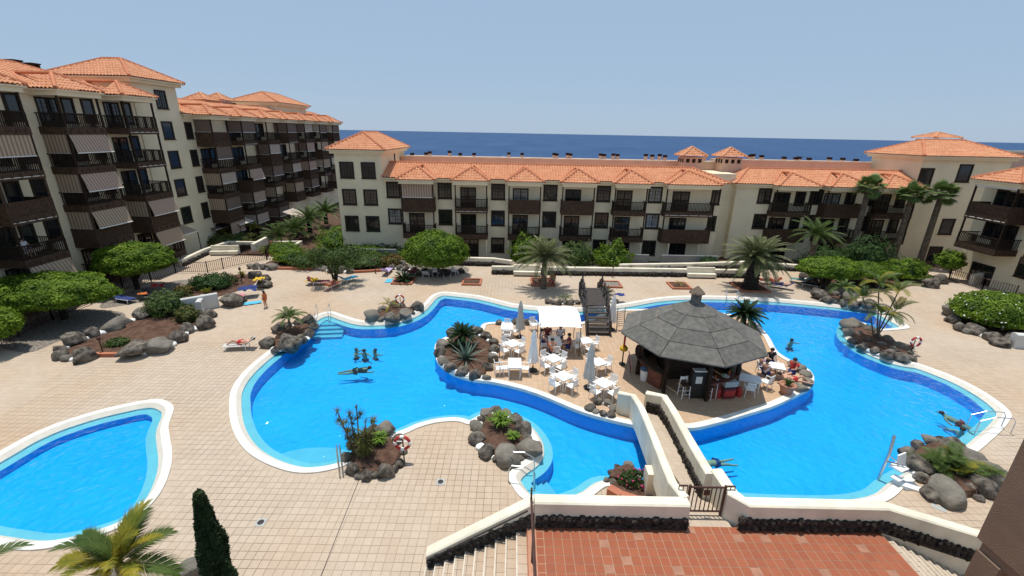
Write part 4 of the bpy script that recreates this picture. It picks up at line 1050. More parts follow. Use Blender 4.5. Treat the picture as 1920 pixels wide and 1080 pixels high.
# terracotta-edged square planters set in the deck
def planter(label, px, py, w_, d_=None, fillm='soil'):
    p = G(px, py); d_ = d_ or w_; t = thing('square_planter', label, 'planter', (p.x, p.y, 0), 0, 'terracotta edged tree squares'); k = .16
    for a in ((-w_/2, w_/2, -d_/2, -d_/2+k), (-w_/2, w_/2, d_/2-k, d_/2), (-w_/2, -w_/2+k, -d_/2+k, d_/2-k), (w_/2-k, w_/2, -d_/2+k, d_/2-k)):
        mb = MB(); mb.box(*a, -.02, .16); mb.build('edging', 'terracotta', t)
    mb = MB(); mb.box(-w_/2+k, w_/2-k, -d_/2+k, d_/2-k, 0, .08); mb.build('soil', fillm, t)
planter('empty terracotta-edged square in the far deck left of the tall date palm', 885, 530, 1.75)
planter('terracotta-edged square of brown soil just right of the wooden bridge', 1146, 534.5, 1.75, fillm='gravel')
planter('terracotta-edged square with a tiny plant behind the bar roof', 1273, 537, 1.8)
planter('terracotta-edged square with a cycad near the blue towel', 757, 528, 1.9)
planter('terracotta-edged square at the foot of the thick date palm', 1405, 540, 2.6)
planter('terracotta-edged square at the foot of the slender date palm in the middle', 1017, 530, 2.2)
# kerbs of terracotta along the far beds
for a, b, lab in (((517,505),(590,506), 'terracotta kerb left of the loose tree'), ((660,512),(735,508), 'terracotta kerb right of the loose tree'), ((176,668),(225,668), 'short terracotta kerb in the left boulder row')):
    p, q = G(*a), G(*b); d = (q-p).normalized(); nn = Vector((-d.y, d.x, 0))*.12
    mb = MB(); mb.prism(ccw([p-nn, q-nn, q+nn, p+nn]), 0, .22); tag(mb.build('kerb', 'terracotta'), lab, 'kerb')
# drain covers
for px, py, lab in ((826,904,'round drain cover in a pale square left of the near boulder ring'), (489,980,'square drain cover in the deck right of the dark cypress')):
    p = G(px, py); t = thing('drain_cover', lab, 'drain cover', (p.x, p.y, .012))
    mb = MB(); mb.box(-.16, .16, -.16, .16, 0, .01); mb.build('plate', 'box_grey', t); mb = MB(); mb.lathe([(.11, .01), (.11, .02), (.06, .02)], 14); mb.build('grate', 'metal_dark', t)
# ================================================================ garden walls, fences, wooden bridge
def gw(label, pts, h=.75, th=.36, lava=True, m='stucco_white', z=0.):
    P = [(G(x, y, z), z, z+h) for x, y in pts]
    return poly_wall('garden_wall', label, P, th, 'wall', m, lava=-1 if lava else 0, lava_h=h*.55, stone=.34, rows=1, nstones=False)
gw('low cream wall with a dark stone base along the far deck, middle stretch', [(922,513),(1010,514),(1150,516),(1290,518),(1402,520)], .80)
gw('low cream ramp wall behind the far deck wall', [(842,496),(925,498),(960,503)], .85)
gw('long low cream wall rising behind the thick date palm', [(1160,507),(1290,505),(1400,501),(1510,509),(1560,512)], .7)
gw('short cream wall end behind the right-hand hedge', [(1640,512),(1700,515)], .6)
gw('cream wall with lava base behind the loose tree', [(640,492),(740,499),(760,502)], .7)
gw('white angled wall beside the left fence gate', [(340,500),(385,478),(430,463),(490,464)], .7)
gw('white garden wall stub near the left path', [(475,472),(500,458)], .9, lava=False)
gw('low white wall edging the clipped hedge bed', [(520,478),(560,462)], .5, lava=False)
gw('white wall round the narrow hedge bed', [(515,460),(565,459),(540,472)], .5, lava=False)
gw('white wall slanting up the right-hand ramp', [(1800,508),(1860,532),(1930,560)], .8, lava=True)
P = [(G(1818, 533), 0, 1.0), (G(1850, 530), 0, 1.2), (G(1862, 524), 0, 1.9), (G(1880, 522), 0, 2.2), (G(1925, 526), 0, 2.25)]
poly_wall('curved_wall', 'cream wall with a swooping curved top at the right edge', P, .35, 'wall')
gw('pale low wall in front of the right-hand block', [(1755,500),(1790,508)], .8, lava=False)
# grey patio walls in front of the centre block
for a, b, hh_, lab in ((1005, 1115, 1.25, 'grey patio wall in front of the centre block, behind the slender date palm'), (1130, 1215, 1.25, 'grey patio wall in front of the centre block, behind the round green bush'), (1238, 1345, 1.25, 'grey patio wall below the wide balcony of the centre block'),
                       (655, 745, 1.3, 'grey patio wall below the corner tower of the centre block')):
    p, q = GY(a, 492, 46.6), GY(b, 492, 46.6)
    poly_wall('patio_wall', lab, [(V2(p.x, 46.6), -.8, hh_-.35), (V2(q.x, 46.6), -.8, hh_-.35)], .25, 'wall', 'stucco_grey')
gw('small pale wall behind the left soil bed', [(375,590),(385,575)], 1.0, lava=False, m='stucco_grey_light')
gw('grey white wall block between the two left flower beds', [(344,588),(412,575)], 1.15, .3, lava=False, m='stucco_grey_light')
gw('pale wall block at the right edge beside the white-flowered bush', [(1893,650),(1960,655)], 1.0, .5, lava=False, m='stucco_grey_light')
# benches built into the wall
def bench(label, px, py, w_, rz=0):
    p = G(px, py); t = thing('bench', label, 'bench', (p.x, p.y, 0), rz)
    mb = MB(); mb.box(-w_/2, w_/2, -.30, .22, .12, .46); mb.build('seat', 'stucco_white', t)
    mb = MB(); mb.box(-w_/2, w_/2, .22, .42, .0, .98); mb.build('backrest', 'stucco_white', t)
    mb = MB(); mb.box(-w_/2+.1, w_/2-.1, -.2, .2, 0, .12); mb.build('plinth', 'lava', t)
bench('cream masonry bench in the far wall left of the slender date palm', 988, 517, 2.6); bench('cream masonry bench in the far wall right of the wooden bridge', 1314, 521, 2.7); bench('pale masonry bench behind the left iron fence', 422, 478, 2.8, R(8))
# iron fences
def fence(label, pts, h=1.05, sp=.17, gate=None):
    P = [G(*p) for p in pts]; t = thing('iron_fence', label, 'fence', (P[0].x, P[0].y, 0)); O = Vector((P[0].x, P[0].y, 0)); bars = MB()
    for i in range(len(P)-1):
        a, b = P[i]-O, P[i+1]-O; d = b-a; L = d.length; u = d/L
        for z in (.12, h-.04):
            mb = MB(); mb.tube([a+V3(z), b+V3(z)], .022, 4); mb.build('rail', 'metal_brown', t)
        n = int(L/sp)
        for k in range(1, n):
            q = a+u*(L*k/n); bars.tube([q+V3(.1), q+V3(h)], .026, 4, cap=False)
        mp = max(1, int(L/2.4))
        for k in range(mp+1):
            q = a+u*(L*k/mp); mb = MB(); mb.box(q.x-.035, q.x+.035, q.y-.035, q.y+.035, 0, h+.05); mb.build('post', 'metal_dark', t)
    o = bars.build('bars', 'metal_brown', t); o['kind'] = 'stuff'
fence('brown iron fence running behind the hedge trees on the left', [(-40,670),(100,600),(232,545),(330,512),(390,511)])
fence('brown iron fence and gate panel in front of the left bench', [(390,511),(419,504),(500,487),(508,472),(530,466)])
fence('brown iron fence running down at the right behind the boulders', [(1744,500),(1780,512),(1778,526),(1840,545),(1900,560)], 1.2)
# wooden arched bridge over the back channel
wbr = thing('wooden_bridge', 'dark wooden footbridge with steps and railings crossing the back channel', 'bridge')
nearc = Vector((5.95, 27.75, 0)); farc = Vector((6.55, 36.0, 0))
def bpt(f, s, z): 
    c = nearc.lerp(farc, f); return Vector((c.x+s*.78, c.y, z))
def bz(f): return 1.28*min(1, f/.30) if f < .30 else (1.28 if f < .72 else 1.28*(1-f)/.28)
for s in (-1, 1):
    mb = MB(); pts = [bpt(f, s, max(bz(f)-.08, .08)) for f in (0, .15, .30, .5, .72, .86, 1)]
    for k in range(len(pts)-1):
        a, b = pts[k], pts[k+1]; mb.quad(a+Vector((-.05,0,-.14)), b+Vector((-.05,0,-.14)), b+Vector((-.05,0,.12)), a+Vector((-.05,0,.12))); mb.quad(a+Vector((.05,0,.12)), b+Vector((.05,0,.12)), b+Vector((.05,0,-.14)), a+Vector((.05,0,-.14)))
        mb.quad(a+Vector((-.05,0,.12)), b+Vector((-.05,0,.12)), b+Vector((.05,0,.12)), a+Vector((.05,0,.12)))
    mb.build('beam', 'wood_bridge', wbr)
    for f in (0, .15, .30, .51, .72, .86, 1):
        p = bpt(f, s, bz(f)); mb = MB(); mb.box(p.x-.06, p.x+.06, p.y-.06, p.y+.06, max(p.z-.2, 0), p.z+1.12); mb.build('post', 'wood_bridge', wbr)
    for hh_ in (1.02, .55):
        mb = MB(); mb.tube([bpt(f, s, bz(f)+hh_) for f in (0, .15, .30, .51, .72, .86, 1)], .05, 4); mb.build('rail', 'wood_bridge', wbr)
    fs = (0, .15, .30, .51, .72, .86, 1)
    for k in range(len(fs)-1):
        mb = MB(); mb.tube([bpt(fs[k], s, bz(fs[k])+.1), bpt(fs[k+1], s, bz(fs[k+1])+1.0)], .03, 4); mb.build('brace', 'wood_bridge', wbr)
        mb = MB(); mb.tube([bpt(fs[k], s, bz(fs[k])+1.0), bpt(fs[k+1], s, bz(fs[k+1])+.1)], .03, 4); mb.build('brace', 'wood_bridge', wbr)
for k in range(6):
    f = .02+.045*k; p = nearc.lerp(farc, f); z = .21*(k+1); mb = MB(); mb.box(p.x-.75, p.x+.75, p.y-.16, p.y+.18, z-.05, z); mb.build('step', 'wood_bridge', wbr)
nf = 24
for k in range(nf):
    f = .30+(.72-.30)*(k+.5)/nf; p = nearc.lerp(farc, f); mb = MB(); mb.box(p.x-.75, p.x+.75, p.y-.065, p.y+.065, 1.24, 1.285); mb.build('plank', 'wood_bridge', wbr)
for k in range(6):
    f = .98-.045*k; p = nearc.lerp(farc, f); z = .21*(k+1); mb = MB(); mb.box(p.x-.75, p.x+.75, p.y-.16, p.y+.18, z-.05, z); mb.build('step', 'wood_bridge', wbr)
# ================================================================ bar hut on the island
HC = Vector((10.05, 22.8, 0)); HR = 3.95; ZE, ZA = 2.62, 4.35; A0 = R(-87)
hut = thing('bar_hut', 'round poolside bar with a grey panelled conical roof on the island', 'bar', HC)
def hp(k, r, z): a = A0+k*math.pi/4; return Vector((r*math.cos(a), r*math.sin(a), z))
tiers = [(HR, ZE)]+[(HR+(.34-HR)*f, ZE+(ZA-ZE)*f) for f in (.27, .52, .76, 1)]
mat('hut_roof', (.125, .12, .108), .95, .25, 4, 1.0, 45, col2=(.205, .193, .168), detail=9)
mat('hut_roof_b', (.105, .102, .093), .95, .25, 4, 1.0, 45, col2=(.175, .166, .146), detail=9)
for k in range(8):
    for j in range(4):
        (r0, z0), (r1, z1) = tiers[j], tiers[j+1]
        a, b, c, d = hp(k, r0, z0), hp(k+1, r0, z0), hp(k+1, r1, z1), hp(k, r1, z1)
        cen = (a+b+c+d)/4; g_ = .985; lift = V3(.03+.022*j)
        q = [cen+(p-cen)*g_+lift for p in (a, b, c, d)]
        mb = MB(); i0 = 0; mb.v += [tuple(p) for p in q]+[tuple(p-V3(.07)) for p in q]
        for f in ((0,1,2,3),(7,6,5,4),(0,4,5,1),(1,5,6,2),(2,6,7,3),(3,7,4,0)): mb.face(f)
        mb.build('roof_panel', 'hut_roof' if (k+j) % 2 else 'hut_roof_b', hut)
mb = MB()
for k in range(8):
    for j in range(4): mb.tube([hp(k, tiers[j][0]*.99, tiers[j][1]-.035), hp(k, tiers[j+1][0], tiers[j+1][1]-.035)], .05, 4)
mb.build('roof_frame', 'wood_dark', hut)
mb = MB(); mb.lathe([(.34, 4.25), (.33, 4.4), (.27, 4.5), (.27, 4.98), (.30, 5.0)], 14); mb.build('vent_stack', 'hut_roof', hut)
mb = MB(); mb.lathe([(.42, 4.98), (.40, 5.03), (.06, 5.36), (.02, 5.38)], 14); mb.build('vent_cap', 'bark', hut)
for k in range(8):
    p = hp(k, 2.75, 0); mb = MB(); mb.box(p.x-.08, p.x+.08, p.y-.08, p.y+.08, 0, ZE+.35); mb.build('post', 'wood_dark', hut)
def arc_wall(a0, a1, r0, r1, z0, z1, n=12):
    mb = MB(); A = []
    for i in range(n+1):
        an = a0+(a1-a0)*i/n; A.append((math.cos(an), math.sin(an)))
    for i in range(n):
        (c0, s0), (c1, s1) = A[i], A[i+1]
        for (p, q, flip) in ((r1, r1, 0), (r0, r0, 1)):
            f = [(p*c0, p*s0, z0), (p*c1, p*s1, z0), (p*c1, p*s1, z1), (p*c0, p*s0, z1)]
            mb.quad(*(reversed(f) if flip else f))
        mb.quad((r0*c0, r0*s0, z1), (r1*c0, r1*s0, z1), (r1*c1, r1*s1, z1), (r0*c1, r0*s1, z1))
        mb.quad((r0*c0, r0*s0, z0), (r0*c1, r0*s1, z0), (r1*c1, r1*s1, z0), (r1*c0, r1*s0, z0))
    for (c, s) in (A[0], A[-1]): mb.quad((r0*c, r0*s, z0), (r1*c, r1*s, z0), (r1*c, r1*s, z1), (r0*c, r0*s, z1))
    return mb
arc_wall(R(150), R(222), 2.45, 2.62, 0, 1.02).build('counter_front', 'wood_red', hut); arc_wall(R(148), R(224), 2.35, 2.85, 1.02, 1.08).build('counter_top', 'wood_brown', hut)
arc_wall(R(278), R(352), 2.45, 2.62, 0, 1.02).build('counter_front', 'wood_red', hut); arc_wall(R(277), R(354), 2.30, 2.85, 1.02, 1.08).build('counter_top', 'wood_red', hut)
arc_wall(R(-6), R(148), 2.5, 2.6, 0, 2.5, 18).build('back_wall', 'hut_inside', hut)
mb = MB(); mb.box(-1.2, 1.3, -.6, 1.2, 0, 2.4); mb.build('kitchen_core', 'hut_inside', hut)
mb = MB(); mb.box(-.62, .12, -2.55, -2.2, 0, 1.55); fr_o = mb.build('menu_cabinet', 'metal_dark', hut)
mb = MB(); mb.box(-.45, -.12, -2.57, -2.556, .9, 1.3); mb.build('menu_sheet', 'paper', fr_o)
mb = MB(); mb.box(-.55, .08, -2.54, -2.22, 1.551, 1.62); mb.build('tray', 'tile_white', fr_o)
for k in range(16):
    a = R(285+k*4.2); mb = MB(); p = Vector((2.45*math.cos(a), 2.45*math.sin(a), 1.08))
    if k % 3 == 0: mb.lathe([(.035, 0), (.035, .16), (.014, .2), (.014, .26)], 8, p); mb.build('bottle', 'cloth_green' if k % 2 else 'cloth_orange', hut)
mb = MB(); p = Vector((2.5*math.cos(R(300)), 2.5*math.sin(R(300)), 1.085)); mb.lathe([(.10, 0), (.2, .05), (.21, .07), (.02, .05)], 12, p); mb.build('plate', 'tile_white', hut)
# parasol-shaped red and yellow items at the left counter
p = HC+Vector((-3.15, .15, 0)); t = thing('menu_board', 'pink and white menu board standing at the left end of the bar', 'menu board', p, R(80))
mb = MB(); mb.cbox((0, 0, .75), .55, .03, .95, rx=R(-12)); mb.build('board', 'cloth_pinkc', t); mb = MB(); mb.cbox((0, -.03, .78), .42, .012, .7, rx=R(-12)); mb.build('sheet', 'paper', t)
for s in (-1, 1): 
    mb = MB(); mb.tube([(s*.22, -.1, 0), (s*.22, .1, 1.2)], .018, 5); mb.build('leg', 'wood_dark', t)
p = HC+Vector((-3.35, 1.0, 0)); t = thing('ice_cream_sign', 'red and yellow upright sign under the left eave of the bar', 'sign', p, R(70))
mb = MB(); mb.lathe([(.2, 0), (.2, .06), (.04, .08), (.04, .9)], 10); mb.build('stand', 'metal_dark', t); mb = MB(); mb.box(-.25, .25, -.04, .04, 1.25, 1.9); mb.build('panel', 'cloth_red', t); mb = MB(); mb.lathe([(.05, .85), (.22, .95), (.24, 1.1), (.12, 1.25)], 12); mb.build('bucket', 'cloth_yellow', t)
p = G(1207, 712); t = thing('waste_bin', 'white rubbish bin with a blue lid in the shade of the bar', 'bin', p)
mb = MB(); mb.lathe([(.2, 0), (.25, .65)], 14); mb.build('body', 'white_plastic', t); mb = MB(); mb.lathe([(.27, .65), (.27, .72), (.1, .82)], 14); mb.build('lid', 'bin_blue', t)
def stool(label, px, py, rz):
    p = G(px, py); t = thing('bar_stool', label, 'bar stool', p, rz, 'white bar stools')
    mb = MB(); mb.box(-.21, .21, -.2, .2, .72, .76); mb.build('seat', 'wood_brown', t)
    for sx in (-1, 1):
        for sy in (-1, 1):
            mb = MB(); mb.tube([(sx*.22, sy*.21, 0), (sx*.19, sy*.18, .72 if sy < 0 else 1.15)], .024, 5); mb.build('leg', 'white_plastic', t)
    for z in (.25, .48):
        for sy in (-1, 1): mb = MB(); mb.tube([(-.21, sy*.2, z), (.21, sy*.2, z)], .016, 5); mb.build('stretcher', 'white_plastic', t)
    mb = MB(); mb.box(-.2, .2, .17, .2, .95, 1.12); mb.build('backrest', 'white_plastic', t)
stool('white bar stool beside the dark menu cabinet', 1281, 744, R(10)); stool('white bar stool in front of the right bar counter, turned sideways', 1330, 745, R(-60))
p = G(1361, 744); t = thing('drinks_cooler', 'red and grey drinks cooler with a grey box on top beside the bar', 'cooler', p, R(8))
mb = MB(); mb.box(-.32, .32, -.25, .25, .05, .62); mb.build('body', 'cloth_maroon', t); mb = MB(); mb.box(-.30, .30, -.255, -.251, .2, .5); mb.build('front_panel', 'ring_red', t); mb = MB(); mb.box(-.36, .36, -.28, .25, .75, 1.05); mb.build('lid_box', 'box_grey', t); mb = MB(); mb.box(-.30, .30, -.2, .2, .62, .75); mb.build('neck', 'metal_dark', t)
p = G(1345, 744); mb = MB(); mb.lathe([(.16, 0), (.17, .4), (.12, .5), (.05, .55)], 10, p); tag(mb.build('gas_bottle', 'ring_red'), 'red gas bottle left of the drinks cooler', 'gas bottle')
p = G(1384, 742); mb = MB(); mb.lathe([(.16, 0), (.17, .4), (.12, .5), (.05, .55)], 10, p); tag(mb.build('gas_bottle', 'ring_red'), 'red gas bottle right of the drinks cooler', 'gas bottle')
p = G(1473, 738); t = thing('flower_pot', 'terracotta pot with a small plant on the island edge', 'pot', p)
mb = MB(); mb.lathe([(.24, 0), (.38, .48), (.42, .5), (.42, .58), (.34, .56), (.3, .5)], 16); mb.build('pot', 'pot', t)
# ---------------------------------------------------------------- tables, chairs, parasols
_f = {}
def shared(nm, key, fn, m, parent, loc=(0, 0, 0), rotz=0, smooth=False):
    if key not in _f: mb = MB(); fn(mb); _f[key] = mb.mesh(nm, m, smooth)
    return inst(nm, _f[key], parent, loc, rotz)
def table(label, p, rz=0, L=.8, W=.8, skirt=False):
    t = thing('table', label, 'table', p, rz, 'white cafe tables on the island')
    shared('table_top', ('tt', L, W), lambda mb: mb.box(-W/2, W/2, -L/2, L/2, .70, .74), 'white_plastic', t)
    for sx in (-1, 1):
        for sy in (-1, 1): shared('leg', ('tl',), lambda mb: mb.tube([(0, 0, 0), (0, 0, .70)], .022, 6), 'white_plastic', t, (sx*(W/2-.07), sy*(L/2-.07), 0))
    shared('apron', ('ta', L, W), lambda mb: mb.box(-W/2+.05, W/2-.05, -L/2+.05, L/2-.05, .64, .70), 'white_plastic', t)
    return t
def chair(label, p, rz, m='white_plastic'):
    t = thing('chair', label, 'chair', p, rz, 'white plastic cafe chairs')
    shared('seat', ('cs', m), lambda mb: (mb.box(-.23, .23, -.22, .22, .41, .45), mb.box(-.22, .22, -.24, -.2, .40, .43)), m, t)
    def back(mb):
        for k in range(6):
            x = -.18+.072*k; mb.cbox((x, .245, .66), .045, .018, .36, rx=R(-10))
        mb.cbox((0, .285, .86), .44, .025, .07, rx=R(-10)); mb.cbox((0, .21, .49), .42, .02, .05, rx=R(-10))
    shared('backrest', ('cbk', m), back, m, t)
    for sx in (-1, 1):
        for sy in (-1, 1):
            shared('leg', ('cl', m, sx, sy), lambda mb: mb.tube([(sx*.24, sy*.25, 0), (sx*.21, sy*.20, .41)], .02, 5), m, t)
        shared('armrest', ('ca', m, sx), lambda mb: (mb.box(sx*.25-.025, sx*.25+.025, -.2, .26, .62, .645), mb.tube([(sx*.25, -.18, .62), (sx*.23, -.2, .43)], .018, 5)), m, t)
    return t
def seating(desc, px, py, rz=0, L=.8, W=.8, sides='nsew', zt=.74):
    p = G(px, py, zt); p.z = 0; table('white square table '+desc if L == W else 'long white table '+desc, p, rz, L, W)
    names = {'n': ('far side', 0, L/2+.22, 0), 's': ('near side', 0, -L/2-.22, math.pi), 'e': ('right side', W/2+.22, 0, -math.pi/2), 'w': ('left side', -W/2-.22, 0, math.pi/2)}
    for s in sides:
        nm, x, y, a = names[s]; q = Matrix.Rotation(rz, 3, 'Z') @ Vector((x, y, 0)); chair('white chair, %s, table %s' % (nm, desc), p+q, rz+a+random.uniform(-.15, .15))
seating('at the back left corner of the island terrace', 951, 612, 0, .95, .8, 'nse')
seating('second from the back on the left', 961, 643, R(40), sides='nsew')
seating('beside the agave boulders', 965, 680, 0, 1.15, .75, 'ew')
seating('just in front of the group of diners', 1038, 671, R(38), sides='nsew')
seating('nearest the pool edge', 1057, 704, R(38), sides='nsew')
seating('nearest the footbridge', 1132, 717, R(40), sides='nsew')
seating('right of the grey closed parasol', 1122, 678, R(30), sides='ne')
seating('at the foot of the wooden bridge', 1098, 638, R(20), sides='nsew')
seating('under the canopy with the diners', 1040, 638, 0, 1.3, .8, 'nsew')
seating('in the shade right of the bar', 1405, 708, R(-20), .8, 1.1, 's')
chair('white chair right of the table in the bar shade', G(1434, 728), R(-150))
chair('white chair standing alone beside the boulder ring', G(936, 702), R(100)); chair('white chair by the back stones of the terrace', G(1000, 619), R(20))
seating('in the sun at the right tip of the island', 1455, 685, R(-20), .8, .9, 'nw')
# small shaded table with no label clash handled above
def parasol(label, px, py, h=2.6, lean=0, m='grey_cloth', base=True):
    p = G(px, py); t = thing('parasol', label, 'parasol', p, 0, 'closed parasols')
    mb = MB(); mb.lathe([(.27, 0), (.27, .06), (.05, .1), (.04, .3)], 14); mb.build('base', 'metal_dark', t)
    mb = MB(); mb.tube([(0, 0, .1), (0, 0, h)], .022, 8); mb.build('pole', 'metal_dark', t)
    mb = MB(); n = 16; prof = [(.30, .62), (.27, .75), (.21, 1.3), (.13, 1.85), (.16, 2.0), (.10, 2.35), (.03, h+.02)]
    for r, z in prof:
        for j in range(n):
            a = 2*math.pi*j/n; rr_ = r*(1+.22*(1 if j % 2 else -1)); mb.v.append((rr_*math.cos(a), rr_*math.sin(a), z))
    for k in range(len(prof)-1):
        for j in range(n): a = k*n+j; b = k*n+(j+1) % n; mb.face((a, b, b+n, a+n))
    mb.face([j for j in reversed(range(n))]); mb.build('folded_canopy', m, t)
    mb = MB(); mb.lathe([(.155, 1.86), (.165, 1.9), (.155, 1.94)], 14); mb.build('strap', m, t)
parasol('closed grey parasol at the back left of the island terrace', 975, 632); parasol('closed pale parasol in the middle beside the diners', 999, 695, m='white_cloth'); parasol('closed grey parasol among the tables near the footbridge', 1103, 727); parasol('closed pale parasol right of the wooden bridge steps', 1146, 618, m='white_cloth')
# white canopy over the diners
cc = G(1048, 592, 2.15); t = thing('canopy', 'white cloth canopy over the diners beside the wooden bridge', 'canopy', (cc.x, cc.y, 0))
mb = MB(); n = 8; hw, hd = 1.28, 1.42
for i in range(n+1):
    for j in range(n+1):
        u, v = i/n-.5, j/n-.5; mb.v.append((2*hw*u, 2*hd*v, 2.28-.26*(4*u*u)*.25+.10*math.cos(v*9)-.22*(1 if j == 0 else 0)))
for i in range(n):
    for j in range(n): a = i*(n+1)+j; mb.face((a, a+n+1, a+n+2, a+1))
mb.build('cloth', 'white_cloth', t, smooth=True)
for sx in (-1, 1):
    for sy in (-1, 1): mb = MB(); mb.tube([(sx*(hw-.06), sy*(hd-.1), 0), (sx*(hw-.06), sy*(hd-.1), 2.2)], .025, 6); mb.build('pole', 'metal_dark', t)
# stack of folded loungers at the left of the bar
p = G(1160, 615); t = thing('chair_stack', 'stack of curved chairs left of the bar roof', 'chairs', p, R(20))
for k in range(9): mb = MB(); mb.tube([(-.35, -.2+.0, .25+.16*k), (-.2, -.3, .33+.16*k), (.1, -.3, .33+.16*k), (.3, -.15, .25+.16*k)], .03, 5); mb.build('chair_back', 'grey_cloth', t)
for s in (-1, 1): mb = MB(); mb.tube([(s*.3, -.2, 0), (s*.3, -.1, 1.6)], .03, 5); mb.build('frame', 'metal_dark', t)
# ================================================================ vegetation
def leaf_mesh(name, fn, n, size, m, seed=1, up=.4, aspect=.6):
    """n small leaves; fn(rng) gives (position, outward direction)"""
    rr = random.Random(seed); mb = MB()
    for _ in range(n):
        p, o = fn(rr); s = size*rr.uniform(.65, 1.3)
        nrm = (o+Vector((rr.gauss(0, .55), rr.gauss(0, .55), rr.gauss(0, .55)+up))).normalized()
        a = nrm.cross(Vector((rr.uniform(-1, 1), rr.uniform(-1, 1), rr.uniform(-1, 1)))).normalized(); b = nrm.cross(a)
        mb.quad(p-a*s*.5, p+b*s*aspect*.5, p+a*s*.5, p-b*s*aspect*.5)
    return mb.mesh(name, m)
def dome(rx, ry, zt, zb, lump=.12, seed=0, shell=.75, flat=1.0):
    """flat-bottomed clipped crown"""
    off = Vector((seed*3.7, seed*1.3, 0))
    def f(rr):
        while True:
            d = Vector((rr.gauss(0, 1), rr.gauss(0, 1), rr.gauss(0, 1))).normalized()
            if d.z > -.55 or rr.random() < .3: break
        lum = 1+lump*noise.noise(d*2.6+off)*1.6+lump*.7*noise.noise(d*6+off)
        r = rr.uniform(shell, 1.0)**.6*lum
        zz = d.z*(abs(d.z)**(flat-1) if flat != 1 else 1)
        h_ = (zt-zb)*.62; zc = zb+(zt-zb)*.38
        z = zc+(h_*zz*r if zz > 0 else (zc-zb)*zz*r)
        return Vector((d.x*rx*r, d.y*ry*r, z)), d
    return f
def trunk_mesh(p0, forks, r, m='bark_dark'):
    mb = MB(); 
    for fk in forks: mb.tube([Vector(q) for q in fk], [r*(1-.55*i/(len(fk)-1)) for i in range(len(fk))], 7)
    return mb.mesh('trunk', m)
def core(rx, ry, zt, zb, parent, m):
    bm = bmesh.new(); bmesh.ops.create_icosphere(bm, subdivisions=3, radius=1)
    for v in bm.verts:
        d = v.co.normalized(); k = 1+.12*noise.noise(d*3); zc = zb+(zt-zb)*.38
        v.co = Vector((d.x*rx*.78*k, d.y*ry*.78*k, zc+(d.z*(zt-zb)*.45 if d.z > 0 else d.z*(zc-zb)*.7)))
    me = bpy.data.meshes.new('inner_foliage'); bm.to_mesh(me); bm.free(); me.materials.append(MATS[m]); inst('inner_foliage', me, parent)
def clipped_tree(label, base, rx, ry, zt, zb, n, size=.16, m='leaf_hedge', seed=1, name='clipped_tree', cx=0, cy=0, tr=.14, inner='leaf_dark', lump=.10, cat='tree', trunk=True):
    t = thing(name, label, cat, base)
    me = leaf_mesh('crown', dome(rx, ry, zt, zb, lump, seed), n, size, m, seed); c = inst('crown', me, t, (cx, cy, 0))
    cr_ = thing  # keep helper names apart
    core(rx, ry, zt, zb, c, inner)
    if trunk:
        rr = random.Random(seed); fk = []
        for k in range(4):
            a = k*1.6+seed; fk.append([(0, 0, -.05), (.05*math.cos(a), .05*math.sin(a), zb*.55), (cx*.5+rx*.3*math.cos(a), cy*.5+ry*.3*math.sin(a), zb+(zt-zb)*.25), (cx+rx*.5*math.cos(a), cy+ry*.5*math.sin(a), zb+(zt-zb)*.55)])
        inst('trunk', trunk_mesh(None, fk, tr), t)
    return t
clipped_tree('wide flat-topped clipped tree over gravel, nearest on the left', G(122, 598), 4.35, 2.7, 3.45, 1.4, 22000, .19, seed=2, cy=-.6, tr=.22)
clipped_tree('rounded clipped tree behind the iron fence, second from the left', G(258, 542), 2.95, 2.4, 4.0, 1.5, 14000, .19, seed=3, cx=.35, tr=.2)
clipped_tree('small clipped tree cut by the left edge of the picture', G(-16, 664), 1.7, 1.5, 2.9, .9, 6000, .17, seed=4, cy=.2)
clipped_tree('big round clipped tree in front of the centre block', G(818, 516), 3.1, 2.6, 4.3, .9, 14000, .19, seed=5, tr=.18)
clipped_tree('low spreading clipped tree at the far right of the pool', G(1541, 546), 2.9, 2.2, 2.9, 1.1, 11000, .18, seed=6, cx=1.0, cy=1.0, tr=.16)
clipped_tree('long low clipped hedge tree right of the spreading tree', G(1640, 540), 2.8, 1.8, 2.1, .8, 7000, .18, seed=7, cy=1.2, tr=.14)
clipped_tree('dense white-flowered bush above boulders at the right edge', G(1868, 612), 3.2, 2.6, 2.6, .25, 14000, .17, 'leaf_hedge', seed=8, name='flowering_bush', cat='bush', trunk=False)
def bush(label, base, r, h_, n, m='leaf_dark', size=.17, seed=1, ry=None, inner='leaf_dark', z0=0., lump=.3):
    base = Vector(base); base.z = z0
    return clipped_tree(label, base, r, ry or r*.85, h_, .05, n, size, m, seed, 'bush', inner=inner, lump=lump, cat='bush', trunk=False)
bu = bpy.data.objects
t = thing('white_blossom', 'white blossoms scattered over the bush at the right edge', 'blossom', G(1868, 612))
f_ = dome(3.2, 2.6, 2.62, .25, .1, 8, .98)
me = leaf_mesh('petals', f_, 130, .14, 'bloom_white', 5); o = inst('petals', me, t); o['kind'] = 'stuff'
